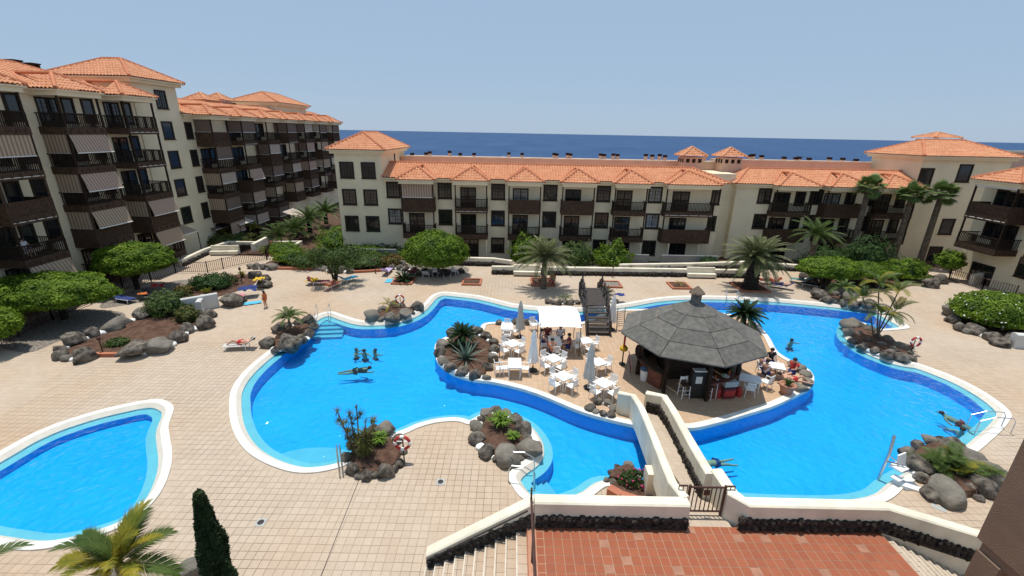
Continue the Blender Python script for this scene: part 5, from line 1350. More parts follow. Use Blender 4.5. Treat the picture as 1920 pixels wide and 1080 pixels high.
# bushes along the centre block
def at_y(px, Y, py=470): return GY(px, py, Y)
bush('round glossy green bush in front of the centre block patios', at_y(1150, 45.2), 1.9, 3.0, 4500, 'leaf_hedge', .2, 11, z0=-.6)
bush('tall loose bush behind the tall date palm', at_y(985, 46.8), 1.7, 3.6, 3500, 'leaf_hedge', .2, 12, z0=-.8)
bush('greyish loose shrub between the date palm and the round bush', at_y(1082, 45.8), 1.8, 2.9, 3000, 'leaf_loose', .2, 13, z0=-.6)
bush('dark green shrub at the right wing behind the tall palms', at_y(1628, 46.5), 2.6, 4.0, 5000, 'leaf_dark', .22, 14, z0=-.8)
bush('round green bush beside the right-hand fence', at_y(1700, 42.4, 505), 2.0, 2.0, 5000, 'leaf_hedge', .18, 15)
bush('glossy shrub at the corner of the right-hand block', at_y(1788, 42.6, 475), 1.15, 1.9, 3000, 'leaf_hedge', .2, 16, z0=1.0)
bush('small rust-coloured shrub left of the round clipped tree', G(740, 499), 1.3, 1.1, 2500, 'leaf_rust', .16, 17)
bush('low green hedge left of the rust-coloured shrub', G(680, 497), 2.6, 1.2, 3500, 'leaf_loose', .17, 18)
bush('bright green hedge in front of the corner tower', at_y(675, 47, 475), 3.4, 1.5, 4000, 'leaf_hedge', .18, 19, z0=-.4)
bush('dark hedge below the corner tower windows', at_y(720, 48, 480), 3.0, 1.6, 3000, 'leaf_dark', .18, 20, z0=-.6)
bush('clipped green hedge in the white-walled bed', G(530, 474), 2.0, 1.1, 3000, 'leaf_hedge', .17, 21)
bush('small clipped hedge right of the white-walled bed', G(550, 492), 1.9, 1.3, 3000, 'leaf_hedge', .17, 22)
bush('clipped hedge at the left foot of the corner tower', GY(632, 440, 52), 2.2, 2.6, 3500, 'leaf_hedge', .2, 23, ry=3.0, z0=-.6)
bush('low hedge behind the left bench', G(430, 455), 2.8, 1.2, 3000, 'leaf_olive', .18, 24)
bush('broad dark shrub in the upper left flower bed', G(400, 538), 1.7, 1.1, 3000, 'leaf_dark', .17, 25)
bush('bushy green shrub beside the grey white wall', G(318, 588), 1.5, 1.7, 3500, 'leaf_loose', .15, 26)
bush('olive shrub in front of the grey white wall', G(354, 603), .8, 1.1, 1800, 'leaf_olive', .13, 27)
bush('small green plant in the left soil bed', G(222, 648), .65, .5, 700, 'leaf_loose', .12, 28)
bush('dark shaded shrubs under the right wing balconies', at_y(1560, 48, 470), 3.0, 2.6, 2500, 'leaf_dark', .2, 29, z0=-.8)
bush('small bush by the low wall right of the round bush', at_y(1330, 46, 485), 1.0, 1.6, 1200, 'leaf_dark', .17, 30, z0=-.6)
bush('red-leaved plant beside the left hedge tree trunk', G(345, 552), .7, .8, 800, 'leaf_rust', .14, 31)
bush('dark shrub under the loose tree', G(585, 500), 2.0, 1.4, 2600, 'leaf_loose', .17, 32)
bush('leafy dark hedge between the white wall and the loose tree', G(640, 492), 2.4, 1.5, 2600, 'leaf_dark', .17, 33)
# loose forked tree
t = thing('loose_tree', 'loose dark-leaved tree with a forked trunk on the far left deck', 'tree', G(628, 532))
rr = random.Random(3); clumps = [(Vector((rr.uniform(-2.5, 2.3), rr.uniform(-1.2, 1.4), rr.uniform(1.8, 3.0))), rr.uniform(.45, .85)) for _ in range(26)]
def loose(rr_):
    c, r = clumps[rr_.randrange(len(clumps))]; d = Vector((rr_.gauss(0, 1), rr_.gauss(0, 1), rr_.gauss(0, .8))).normalized(); return c+d*r*rr_.uniform(.2, 1), d
inst('crown', leaf_mesh('crown', loose, 6000, .2, 'leaf_loose', 4, aspect=.4), t)
inst('trunk', trunk_mesh(None, [[(0, 0, 0), (-.15, 0, .9), (-.6, .1, 1.9), (-1.4, .2, 2.5)], [(.1, 0, 0), (.3, 0, 1.0), (.5, .1, 1.9), (1.3, .3, 2.5)], [(.05, 0, 0), (.1, .1, 1.2), (0, .5, 2.6)]], .12), t)
# ---------------------------------------------------------------- palms
_fr = {}
def frond(key, L, droop, nl, ll, m, lw=.035, vee=.5, stem=.03, up=0., start=.12, hang=.25):
    if key in _fr: return _fr[key]
    mb = MB(); pts = []; rr = random.Random(len(_fr)+5)
    for i in range(9):
        s = i/8; pts.append(Vector((L*(s-.18*droop*s*s*s), 0, L*(up*s-droop*.62*s*s))))
    mb.tube(pts, [stem*(1-.85*i/8) for i in range(9)], 4, cap=False)
    def at_(s):
        k = min(int(s*8), 7); f = s*8-k; return pts[k].lerp(pts[k+1], f), (pts[k+1]-pts[k]).normalized()
    for i in range(nl):
        s = start+(1-start)*i/(nl-1); p, tg = at_(s); side = Vector((0, 1, 0)); upv = tg.cross(side)
        if upv.z < 0: upv = -upv
        l_ = ll*(math.sin(math.pi*(.12+.80*s))**.7)*rr.uniform(.85, 1.1)
        for sg in (-1, 1):
            d = (side*sg*(.85-.35*s)+tg*(.55+.35*s)+upv*vee*(1-.5*s)).normalized()
            e = p+d*l_+Vector((0, 0, -hang*l_)); mid = p+d*l_*.55
            w_ = tg*lw
            mb.quad(p-w_*.6, p+w_*.6, mid+w_, mid-w_); mb.quad(mid-w_, mid+w_, e+w_*.1, e-w_*.1)
    _fr[key] = mb.mesh('frond', m); return _fr[key]
def ringed_trunk(h_, r0, r1, rings, m, lean=(0, 0), bulge=0., rough=.08, n=9):
    mb = MB(); pts, rad = [], []
    rr = random.Random(int(h_*100))
    for i in range(rings*2+1):
        s = i/(rings*2); pts.append((lean[0]*s*s, lean[1]*s*s, h_*s)); rad.append((r0+(r1-r0)*s)*(1+(rough if i % 2 else -rough))*(1+bulge*math.sin(math.pi*s)))
    mb.tube(pts, rad, n); return mb.mesh('trunk', m)
def palm(label, base, h_, r0, r1, nfr, key, args, tilt=(-.5, 1.35), m='bark', lean=(0, 0), seed=1, scale=1.0, rings=10, name='palm_tree', cat='palm', crown_r=.1, rough=.08, jitter=.15):
    t = thing(name, label, cat, base); rr = random.Random(seed)
    inst('trunk', ringed_trunk(h_, r0, r1, rings, m, lean, rough=rough), t)
    for i in range(nfr):
        a = i*2.39996+rr.uniform(-.15, .15); s = i/(nfr-1)
        el = tilt[0]+(tilt[1]-tilt[0])*s+rr.uniform(-jitter, jitter)
        me = frond((key, rr.randrange(2)), *args)
        sc_ = scale*rr.uniform(.85, 1.1)*(1-.25*s*s)
        inst('frond', me, t, (lean[0]+crown_r*math.cos(a), lean[1]+crown_r*math.sin(a), h_), rot=Euler((rr.uniform(-.3, .3), -el, a), 'XYZ'), scale=sc_)
    return t
# rotation order: frond bent along +x; Euler XYZ applies roll, then pitch, then heading
date = (2.7, .55, 34, .55, 'frond_date', .030, .55, .035)
palm('slender date palm with a wide feathery crown standing in the middle of the far deck', G(1019, 541), 2.85, .27, .22, 56, 'date', date, (-.3, 1.4), seed=3, scale=.98)
palm('thick-trunked date palm right of the bar roof', G(1406, 541), 3.0, .66, .50, 70, 'date2', (3.1, .55, 36, .6, 'frond_date', .034, .5, .04), (-.4, 1.35), seed=4, scale=1.0, m='bark_dark')
palm('shaded date palm under the right wing balconies', GY(1522, 478, 46)-V3(0), 2.2, .3, .25, 34, 'date3', (2.9, .6, 30, .55, 'frond_green', .032, .5, .035), (-.3, 1.3), seed=5)
gp = (2.9, .5, 30, .6, 'frond_green', .036, .5, .035)
for px, py, h_, sd_, lab in ((556, 446, 1.1, 6, 'nearest garden palm left of the corner tower, low over the path'), (582, 438, 1.9, 7, 'garden palm with the biggest crown left of the corner tower'), (612, 420, 1.8, 8, 'farthest garden palm against the corner tower'), (525, 452, .7, 9, 'small low garden palm left of the path')):
    p = G(px, py, -.3); palm(lab, p, h_, .32, .28, 34, 'gard', gp, (-.2, 1.35), seed=sd_, m='bark_dark', scale=.8+.12*h_)
palm('little drooping palm in the boulder ring at the upper left pool edge', G(546, 628), 1.25, .09, .07, 22, 'small', (1.35, .95, 30, .34, 'frond_green', .022, .3, .02, .25), (-.1, 1.2), seed=10, scale=.85)
palm('small palm right of the clipped tree at the far right pool edge', G(1574, 567), 1.35, .10, .08, 18, 'small', (1.35, .95, 30, .34, 'frond_green', .022, .3, .02, .25), (-.2, 1.2), seed=11, scale=.9)
palm('tiny palm among the boulders under the far lifebuoy', G(731, 583), .5, .06, .05, 10, 'tiny', (1.2, .8, 20, .3, 'frond_yellow', .022, .3, .02), (.1, 1.2), seed=12, scale=.75)
palm('tiny plant in the square planter behind the bar roof', G(1273, 538), .35, .04, .03, 10, 'tiny', (1.2, .8, 20, .3, 'frond_yellow', .022, .3, .02), (.2, 1.1), seed=13, scale=.42)
palm('small bright palm beside the left foot of the wooden bridge', G(1060, 566), .35, .06, .05, 12, 'tiny2', (1.1, .8, 20, .3, 'frond_green', .022, .3, .02), (.1, 1.2), seed=14, scale=.6)
palm('yellowish garden palm behind the left bench', G(404, 448, .0), 2.4, .10, .08, 20, 'areca', (1.9, .8, 30, .45, 'frond_yellow', .03, .45, .022, .25), (-.2, 1.25), seed=15, scale=.95)
palm('second yellow palm low beside the garden wall', G(418, 452, 0), 1.0, .08, .07, 14, 'areca', (1.9, .8, 30, .45, 'frond_yellow', .03, .45, .022, .25), (-.1, 1.2), seed=16, scale=.8)
palm('low yellow-green palm beside the patio canopy', G(478, 440, 0), .8, .08, .07, 12, 'areca', (1.9, .8, 30, .45, 'frond_yellow', .03, .45, .022, .25), (.1, 1.2), seed=17, scale=.75)
# cycads
cy = (1.05, .45, 40, .2, 'frond_dark', .016, .25, .018)
palm('dark cycad with a stiff round crown in the island boulder ring', G(868, 655), 1.05, .17, .15, 60, 'cyc', cy, (-.25, 1.35), seed=18, m='bark_dark', scale=.95, name='cycad')
palm('dark cycad rising behind the bar roof', G(1392, 612), 1.05, .2, .17, 60, 'cyc', cy, (-.3, 1.35), seed=19, m='bark_dark', scale=1.35, name='cycad')
palm('small cycad in the square planter near the blue towel', G(757, 528), .3, .14, .12, 34, 'cyc', cy, (.0, 1.3), seed=20, m='bark_dark', scale=1.0, name='cycad')
palm('low cycad in the shade right of the wooden bridge', G(1136, 552), .25, .1, .1, 26, 'cyc', cy, (.1, 1.3), seed=22, m='bark_dark', scale=.7, name='cycad')
palm('small dark cycad beside the agave', G(848, 652), .15, .1, .1, 26, 'cyc', cy, (.1, 1.3), seed=23, m='bark_dark', scale=.55, name='cycad')
# fan palms: tall, fan leaves
def fan_leaf():
    mb = MB(); mb.tube([(0, 0, 0), (.55, 0, .05)], [.02, .012], 4)
    n = 22
    for i in range(n):
        a = -1.75+3.5*i/(n-1); c = Vector((.55, 0, .05)); l_ = .62*(1-.12*abs(a))
        d = Vector((math.cos(a), math.sin(a), .12-.1*abs(a))); e = c+d*l_+Vector((0, 0, -.22*l_)); m_ = c+d*l_*.55; s = Vector((-math.sin(a), math.cos(a), 0))*.042
        mb.quad(c, m_+s, e, m_-s)
    return mb.mesh('frond', 'frond_fan')
fan = fan_leaf()
def fan_palm(label, base, h_, seed, r=.26):
    t = thing('fan_palm', label, 'palm', base, 0, 'tall fan palms before the right wing'); rr = random.Random(seed)
    inst('trunk', ringed_trunk(h_, r*1.25, r, 26, 'bark', rough=.05), t)
    for i in range(34):
        a = i*2.39996; s = i/33; el = -.75+2.0*s+rr.uniform(-.15, .15); inst('frond', fan, t, (.12*math.cos(a), .12*math.sin(a), h_+rr.uniform(-.15, .25)), rot=Euler((rr.uniform(-.4, .4), -el, a)), scale=rr.uniform(1.15, 1.5))
    mb = MB(); mb.lathe([(r*.9, h_-.55), (r*1.5, h_-.2), (r*1.2, h_+.1)], 9); mb.build('dead_skirt', 'bark', t)
for bpx, bpy_, tpx, tpy, sd_, lab in ((1592, 488, 1626, 352, 1, 'leftmost of the three tall fan palms before the right wing'), (1672, 492, 1713, 366, 2, 'middle of the three tall fan palms before the right wing'), (1722, 498, 1793, 366, 3, 'rightmost of the three tall fan palms, beside the side block')):
    b_ = G(bpx, bpy_, 0); top = GY(tpx, tpy, b_.y); fan_palm(lab, b_, top.z, sd_)
# slender palms in the right boulder ring
t = thing('slender_palms', 'clump of slender leaning palms with arching fronds in the right pool boulders', 'palm', G(1640, 642, 0)); B_ = G(1640, 642)
slim = (1.7, .9, 30, .42, 'frond_green', .024, .35, .018, .3); slimy = (1.7, .95, 30, .42, 'frond_yellow', .024, .35, .018, .3)
for i, (px, py, y_) in enumerate(((1648, 535, .2), (1684, 548, .0), (1677, 585, -.3), (1618, 560, .3), (1652, 590, -.5))):
    tp = GY(px, py, B_.y+y_)-Vector((B_.x, B_.y, 0)); mb = MB(); mb.tube([(.12*math.cos(i*1.3), .12*math.sin(i*1.3), 0), tp*.5+Vector((-tp.x*.12, 0, 0)), tp], [.05, .042, .035], 6); o = mb.build('stem', 'bark', t)
    rr = random.Random(i+2)
    for k in range(9):
        a = k*2.4+i; me = frond(('slim', k % 2), *(slim if k % 3 else slimy)); inst('frond', me, t, tp, rot=Euler((rr.uniform(-.3, .3), -rr.uniform(-.1, 1.15), a)), scale=rr.uniform(.75, 1.0))
# agave
t = thing('agave', 'grey-green agave with long pointed leaves in the island boulder ring', 'agave', G(874, 678)); rr = random.Random(4)
mb = MB(); n = 7
for i in range(n):
    s = i/(n-1); w_ = .075*(1-s)**.6*(.6+1.2*s if s < .3 else 1); x = 1.35*s; z = -.18*s*s; mb.v += [(x, -w_, z+.03*(1-s)), (x, 0, z-.02*(1-s)), (x, w_, z+.03*(1-s))]
for i in range(n-1):
    a = i*3; mb.face((a, a+3, a+4, a+1)); mb.face((a+1, a+4, a+5, a+2))
ag = mb.mesh('leaf', 'agave')
for i in range(26):
    a = i*2.4; el = .1+1.25*i/25; inst('leaf', ag, t, (0, 0, .15), rot=Euler((0, -el, a)), scale=rr.uniform(.85, 1.15))
# grass tufts and spiky shrubs
def tuft(label, base, r, h_, n, m='grassy', seed=1, name='grass_tuft', wd=.03, z=.2):
    t = thing(name, label, 'plant', (base.x, base.y, z)); rr = random.Random(seed); mb = MB()
    for _ in range(n):
        a = rr.uniform(0, 6.28); q = rr.uniform(.2, 1)*r; hh_ = h_*rr.uniform(.6, 1.1); d = Vector((math.cos(a), math.sin(a), 0)); s = Vector((-d.y, d.x, 0))*wd
        p0 = d*q*.15; p1 = d*q*.6+V3(hh_*.75); p2 = d*q*1.15+V3(hh_*.8)
        mb.quad(p0-s, p0+s, p1+s, p1-s); mb.quad(p1-s, p1+s, p2)
    mb.build('blades', m, t)
tuft('bright grassy tuft at the back of the near boulder ring', G(938, 806), .65, .65, 220, seed=1); tuft('small grassy tuft at the right of the near boulder ring', G(962, 832), .38, .4, 110, seed=2)
tuft('yellow-green grassy tuft beside the red lifebuoy boulders', G(712, 838), .5, .5, 180, seed=3); tuft('dry brownish tuft below the spiky shrub', G(683, 840), .55, .5, 160, 'leaf_olive', 4)
tuft('tufted plant in the terracotta pot', G(1473, 738), .3, .35, 60, 'leaf_dark', 5, z=.52)
tuft('small green tuft at the tip of the upper left bed', G(455, 520), .5, .6, 80, 'frond_yellow', 6, z=.05); tuft('yellow plant in the upper left bed', G(388, 552), .5, .5, 80, 'frond_yellow', 7, z=.05)
# large-leaved shrub, lower right
t = thing('leafy_shrub', 'lush green strap-leaved shrub inside the lower right boulders', 'shrub', G(1782, 890)+V3(.2)); rr = random.Random(8)
me = frond(('strap', 0), .75, .7, 12, .34, 'frond_green', .03, .4, .015); me2 = frond(('strap', 1), .75, .5, 12, .34, 'frond_yellow', .03, .4, .015)
for i in range(70): inst('frond', me if rr.random() < .82 else me2, t, (rr.uniform(-.85, .95), rr.uniform(-.45, .6), rr.uniform(0, .25)), rot=Euler((rr.uniform(-.4, .4), -rr.uniform(.2, 1.2), rr.uniform(0, 6.28))), scale=rr.uniform(.8, 1.25))
# spiky candelabra shrub beside the near lifebuoy
t = thing('spiky_shrub', 'spindly branching spiky shrub in the near pool boulders', 'shrub', G(676, 862)); rr = random.Random(15); tips = []
mb = MB(); 
for px, py, bend in ((668, 760, 0), (632, 770, -.2), (642, 795, -.15), (702, 785, .15), (655, 775, -.1), (685, 790, .05), (690, 812, .1), (650, 818, -.1)):
    tp = GY(px, py, G(676, 862).y+rr.uniform(-.3, .3))-G(676, 862); mb.tube([(0, 0, .1), (tp.x*.25+bend, tp.y*.3, tp.z*.45), (tp.x*.8, tp.y*.8, tp.z*.75), tp], [.05, .035, .03, .022], 5); tips.append(tp); tips.append(tp*.72+Vector((tp.x*.08, .1, .05)))
mb.build('branches', 'bark', t)
sp = MB()
for i in range(26):
    a = rr.uniform(0, 6.28); z = rr.uniform(-.3, 1); d = Vector((math.cos(a)*math.sqrt(max(0, 1-z*z)), math.sin(a)*math.sqrt(max(0, 1-z*z)), z)); s = d.cross(Vector((.3, .5, .8))).normalized()*.014; sp.quad(-s, s, d*.24+s*.3, d*.24-s*.3)
spm = sp.mesh('leaf_rosette', 'leaf_olive')
for tp in list(tips): tips.append(tp*.86+Vector((rr.uniform(-.2, .2), rr.uniform(-.2, .2), rr.uniform(-.1, .15))))
for tp in tips: inst('leaf_rosette', spm, t, tp, rot=Euler((rr.uniform(0, 6), rr.uniform(0, .6), 0)), scale=rr.uniform(.8, 1.15))
for i in range(22): inst('leaf_rosette', spm, t, (rr.uniform(-.5, .5), rr.uniform(-.3, .4), rr.uniform(.5, 1.3)), rot=Euler((rr.uniform(0, 6), rr.uniform(0, .6), 0)), scale=rr.uniform(1.0, 1.5))
# flowers beside the pier
t = thing('flowering_plant', 'dark green plant with pink flowers beside the footbridge pier', 'plant', G(1190, 915)+V3(.25))
inst('leaves', leaf_mesh('leaves', dome(.62, .4, .5, 0, .3, 3), 900, .1, 'leaf_dark', 3), t); inst('flowers', leaf_mesh('flowers', dome(.64, .42, .52, .1, .3, 3, .95), 45, .10, 'bloom_pink', 6, aspect=1), t)
# columnar cypress in front
cyp = thing('cypress', 'dark slim columnar cypress standing in the near deck at the lower left', 'tree', (-6.62, 7.5, 0))
def col(rr_):
    z = rr_.random()**.8*5.55; a = rr_.uniform(0, 6.28); r = (.235*min(1, (5.65-z)/1.6)**.75+.03)*(1+.45*noise.noise(Vector((math.cos(a)*1.4, math.sin(a)*1.4, z*1.6)))+.2*noise.noise(Vector((math.cos(a)*4, math.sin(a)*4, z*4)))); r *= rr_.uniform(.82, 1.03)
    return Vector((r*math.cos(a), r*math.sin(a), z+.1)), Vector((math.cos(a), math.sin(a), .9)).normalized()
inst('crown', leaf_mesh('crown', col, 15000, .095, 'needle', 2, .6), cyp)
mb = MB(); mb.lathe([(.1, 0), (.17, .4), (.17, 3.6), (.10, 4.9), (.03, 5.5)], 10); mb.build('inner_foliage', 'needle', cyp)
def col2(rr_):
    z = rr_.random()*1.1; a = rr_.uniform(0, 6.28); r = .15*min(1, (1.2-z)/.6)*rr_.uniform(.8, 1.05); return Vector((.30+r*math.cos(a), -.12+r*math.sin(a), 2.75+z)), Vector((math.cos(a), math.sin(a), .9)).normalized()
inst('side_shoot', leaf_mesh('side_shoot', col2, 2000, .07, 'needle', 3, .6), cyp)
# near palm at the lower left: every frond its own part
big = (1.75, .75, 60, .55, 'frond_yellow', .017, .35, .03, .35); big2 = (1.75, .8, 60, .55, 'frond_green', .017, .35, .03, .35)
def near_palm(label, base, h_, nfr, seed, sc_):
    t = thing('areca_palm', label, 'palm', base); rr = random.Random(seed)
    inst('trunk', ringed_trunk(h_, .13, .10, 10, 'bark'), t)
    for i in range(nfr):
        a = i*2.39996+rr.uniform(-.2, .2); el = -.1+1.2*i/(nfr-1)
        me = frond(('near', i % 3), *(big if i % 3 else big2)); inst('frond', me, t, (0, 0, h_), rot=Euler((rr.uniform(-.35, .35), -el, a)), scale=sc_*rr.uniform(.85, 1.1))
near_palm('yellow-green feathery palm in the foreground at the lower left', (-9.6, 8.1, 0), 2.75, 14, 5, .86)
near_palm('palm with only its frond tips showing at the lower left corner', (-13.6, 7.9, 0), 2.3, 11, 8, .85)
# shaded boulders and a black bag at the bottom edge
rock_ring('pale boulders at the bottom edge beside the cypress', [(352,1092,60),(205,1095,46)], soil=False, closed=False, mortar=False, pale=True)
p = G(384, 1068, .35); t = thing('black_bag', 'black bag lying on the boulder left of the cypress', 'bag', p)
mb = MB(); mb.lathe([(.1, -.1), (.19, .0), (.2, .12), (.12, .24), (.04, .28)], 12); mb.build('body', 'cloth_black', t); mb = MB(); mb.tube([(-.1, 0, .2), (-.08, 0, .36), (.08, 0, .36), (.1, 0, .2)], .02, 6); mb.build('handle', 'cloth_black', t)
# ================================================================ people, loungers, small equipment
POSE = {
 'stand': dict(pel=(0,0,.93), che=(0,.01,1.27), nec=(0,.01,1.47), hea=(0,-.02,1.62), shl=(.19,.01,1.40), ell=(.27,.03,1.12), hal=(.28,-.06,.86), shr=(-.19,.01,1.40), elr=(-.27,.03,1.12), har=(-.28,-.06,.86),
               hil=(.10,0,.88), knl=(.11,-.03,.48), anl=(.11,.02,.08), tol=(.12,-.15,.03), hir=(-.10,0,.88), knr=(-.11,-.05,.48), anr=(-.12,.05,.08), tor=(-.13,-.12,.03)),
 'sit': dict(pel=(0,.05,.53), che=(0,.12,.90), nec=(0,.10,1.12), hea=(0,.05,1.27), shl=(.19,.11,1.04), ell=(.26,-.05,.80), hal=(.16,-.30,.80), shr=(-.19,.11,1.04), elr=(-.26,-.05,.80), har=(-.16,-.30,.80),
             hil=(.10,.02,.52), knl=(.13,-.42,.52), anl=(.13,-.42,.10), tol=(.14,-.57,.04), hir=(-.10,.02,.52), knr=(-.13,-.42,.52), anr=(-.13,-.38,.10), tor=(-.14,-.54,.04)),
 'lie': dict(pel=(0,0,.47), che=(0,.36,.52), nec=(0,.56,.60), hea=(0,.70,.66), shl=(.19,.50,.55), ell=(.28,.24,.50), hal=(.24,-.02,.50), shr=(-.19,.50,.55), elr=(-.28,.24,.50), har=(-.24,-.02,.50),
             hil=(.10,-.05,.46), knl=(.12,-.42,.70), anl=(.12,-.72,.42), tol=(.12,-.84,.44), hir=(-.10,-.05,.46), knr=(-.12,-.46,.48), anr=(-.12,-.88,.44), tor=(-.12,-.96,.52)),
 'swim': dict(pel=(0,0,-.12), che=(0,.36,-.10), nec=(0,.56,-.07), hea=(0,.69,.00), shl=(.18,.50,-.10), ell=(.30,.74,-.12), hal=(.20,.98,-.12), shr=(-.18,.50,-.10), elr=(-.34,.30,-.16), har=(-.42,.06,-.20),
              hil=(.09,-.05,-.13), knl=(.12,-.46,-.18), anl=(.13,-.86,-.14), tol=(.13,-1.0,-.14), hir=(-.09,-.05,-.13), knr=(-.13,-.46,-.14), anr=(-.16,-.86,-.22), tor=(-.16,-1.0,-.22)),
 'tread': dict(pel=(0,.05,-.58), che=(0,.03,-.25), nec=(0,.02,-.05), hea=(0,-.02,.09), shl=(.19,.02,-.11), ell=(.40,-.06,-.18), hal=(.58,-.20,-.14), shr=(-.19,.02,-.11), elr=(-.40,-.06,-.18), har=(-.58,-.20,-.14),
               hil=(.10,.04,-.62), knl=(.15,-.28,-.70), anl=(.15,-.05,-.88), tol=(.15,-.14,-.92), hir=(-.10,.04,-.62), knr=(-.15,-.28,-.70), anr=(-.15,.02,-.88), tor=(-.15,-.08,-.92))}
RAD = dict(pel=.135, che=.145, nec=.062, hea=.105, shl=.07, ell=.046, hal=.038, shr=.07, elr=.046, har=.038, hil=.095, knl=.062, anl=.042, tol=.04, hir=.095, knr=.062, anr=.042, tor=.04)
EDG = [('pel','che'),('che','nec'),('nec','hea'),('che','shl'),('shl','ell'),('ell','hal'),('che','shr'),('shr','elr'),('elr','har'),('pel','hil'),('hil','knl'),('knl','anl'),('anl','tol'),('pel','hir'),('hir','knr'),('knr','anr'),('anr','tor')]
def skinned(name, J, rad, edges, root, m):
    ks = list(J); me = bpy.data.meshes.new(name); me.from_pydata([J[k] for k in ks], [(ks.index(a), ks.index(b)) for a, b in edges], []); o = bpy.data.objects.new(name, me); COL.objects.link(o)
    o.modifiers.new('skin', 'SKIN'); md = o.modifiers.new('sub', 'SUBSURF'); md.levels = 1; md.render_levels = 1
    for i, k in enumerate(ks):
        sv_ = me.skin_vertices[0].data[i]; sv_.radius = (rad[k], rad[k]); sv_.use_root = (k == root)
    dg = bpy.context.evaluated_depsgraph_get(); dg.update(); out = bpy.data.meshes.new_from_object(o.evaluated_get(dg)); bpy.data.objects.remove(o); bpy.data.meshes.remove(me)
    out.name = name; out.materials.clear(); out.materials.append(MATS[m]); out.polygons.foreach_set('use_smooth', [True]*len(out.polygons)); return out
_pm = {}
def person(label, pose, loc, rz, skin='skin', hair='hair', top=None, bottom='cloth_navy', s=1.0, long_hair=False, hat=None):
    J = POSE[pose]; t = thing('person', label, 'person', loc, rz)
    t.scale = (s, s, s)
    k = ('b', pose, skin)
    if k not in _pm: _pm[k] = skinned('body', J, RAD, EDG, 'pel', skin)
    b = inst('body', _pm[k], t)
    def part(nm, ed, root, grow, m, cut=None):
        kk = (nm, pose, m, cut)
        if kk not in _pm:
            js = {a for e in ed for a in e}; JJ = {a: Vector(J[a]) for a in js}
            if cut:
                for a, c in cut: JJ[a] = Vector(J[a]).lerp(Vector(J[c]), .5)
            _pm[kk] = skinned(nm, {a: tuple(v) for a, v in JJ.items()}, {a: (RAD[a] if not (cut and a in dict(cut)) else .085)+grow for a in js}, ed, root, m)
        inst(nm, _pm[kk], t)
    if top: part('top', [('pel','che'),('che','shl'),('che','shr'),('shl','ell'),('shr','elr')], 'che', .016, top, (('ell','shl'),('elr','shr')))
    part('shorts', [('pel','hil'),('pel','hir'),('hil','knl'),('hir','knr')], 'pel', .014, bottom, (('knl','hil'),('knr','hir')))
    mb = MB(); h_ = Vector(J['hea']); mb.lathe([(.118, -.02), (.122, .03), (.10, .085), (.05, .122), (.01, .13)], 10, h_+Vector((0, .015, .0)))
    if long_hair: mb.lathe([(.05, -.25), (.09, -.1), (.10, .02)], 8, h_+Vector((0, .06, 0)))
    mb.build('hair' if not hat else 'cap', hat or hair, t, smooth=True)
    mb = MB(); mb.cbox(h_+Vector((0, -.108, -.02)), .022, .03, .04); mb.build('nose', skin, t)
    return t
def lounger(label, p, rz, cloth='cloth_teal', back=.7, frame='white_plastic'):
    t = thing('sun_lounger', label, 'sun lounger', p, rz, 'sun loungers round the pool')
    mb = MB(); mb.box(-.3, .3, -1.0, .3, .30, .35); mb.build('bed', cloth, t)
    mb = MB(); M_ = Matrix.Translation((0, .3, .325)) @ Euler((back, 0, 0)).to_matrix().to_4x4(); mb.box(-.3, .3, 0, .65, -.025, .025, M_); mb.build('backrest', cloth, t)
    for sx in (-1, 1):
        for y in (-.85, .3): mb = MB(); mb.tube([(sx*.29, y, 0), (sx*.29, y, .31)], .02, 5); mb.build('leg', frame, t)
        mb = MB(); mb.tube([(sx*.31, -1.0, .325), (sx*.31, .32, .325)], .02, 5); mb.build('frame_rail', frame, t)
    return t
def towel(label, p, rz, m, w_=.7, l_=1.4, z=.02, crumple=.05, seed=1):
    mb = MB(); n = 8; rr = random.Random(seed)
    for i in range(n+1):
        for j in range(n+1): x, y = (i/n-.5)*w_, (j/n-.5)*l_; mb.v.append((x, y, z+crumple*(1+noise.noise(Vector((x*3+seed, y*3, 0))))))
    for i in range(n):
        for j in range(n): a = i*(n+1)+j; mb.face((a, a+n+1, a+n+2, a+1))
    o = mb.build('towel', m, None, p, rz, smooth=True); return tag(o, label, 'towel')
# swimmers
person('swimmer with head above water, leftmost of the three', 'tread', G(668, 658, -.33), R(80), 'skin_tan', bottom='cloth_black', s=.95)
person('swimmer with arms spread, middle of the three', 'tread', G(683, 660, -.24), R(-10), 'skin_tan', bottom='cloth_navy', s=1.0)
person('swimmer with head above water, rightmost of the three', 'tread', G(704, 659, -.33), R(140), 'skin_tan', bottom='cloth_red', s=.95, long_hair=True)
person('swimmer stretched out face down in a dark suit near the three bathers', 'swim', G(668, 692, -.14), R(-78), 'skin_tan', bottom='cloth_black', top='cloth_black', s=1.05)
person('lone bather in the water behind the bar', 'tread', G(1484, 640, -.22), R(20), 'skin_tan', bottom='cloth_navy')
person('swimmer floating beside the right parapet of the footbridge', 'swim', G(1342, 864, -.16), R(100), 'skin', 'hair_grey', bottom='cloth_navy')
person('bather gliding towards the right-hand pool ladder', 'swim', G(1799, 789, -.16), R(28), 'skin_tan', bottom='cloth_red')
person('dark-haired bather holding the right pool edge', 'tread', G(1804, 808, -.22), R(-60), 'skin', bottom='cloth_black')
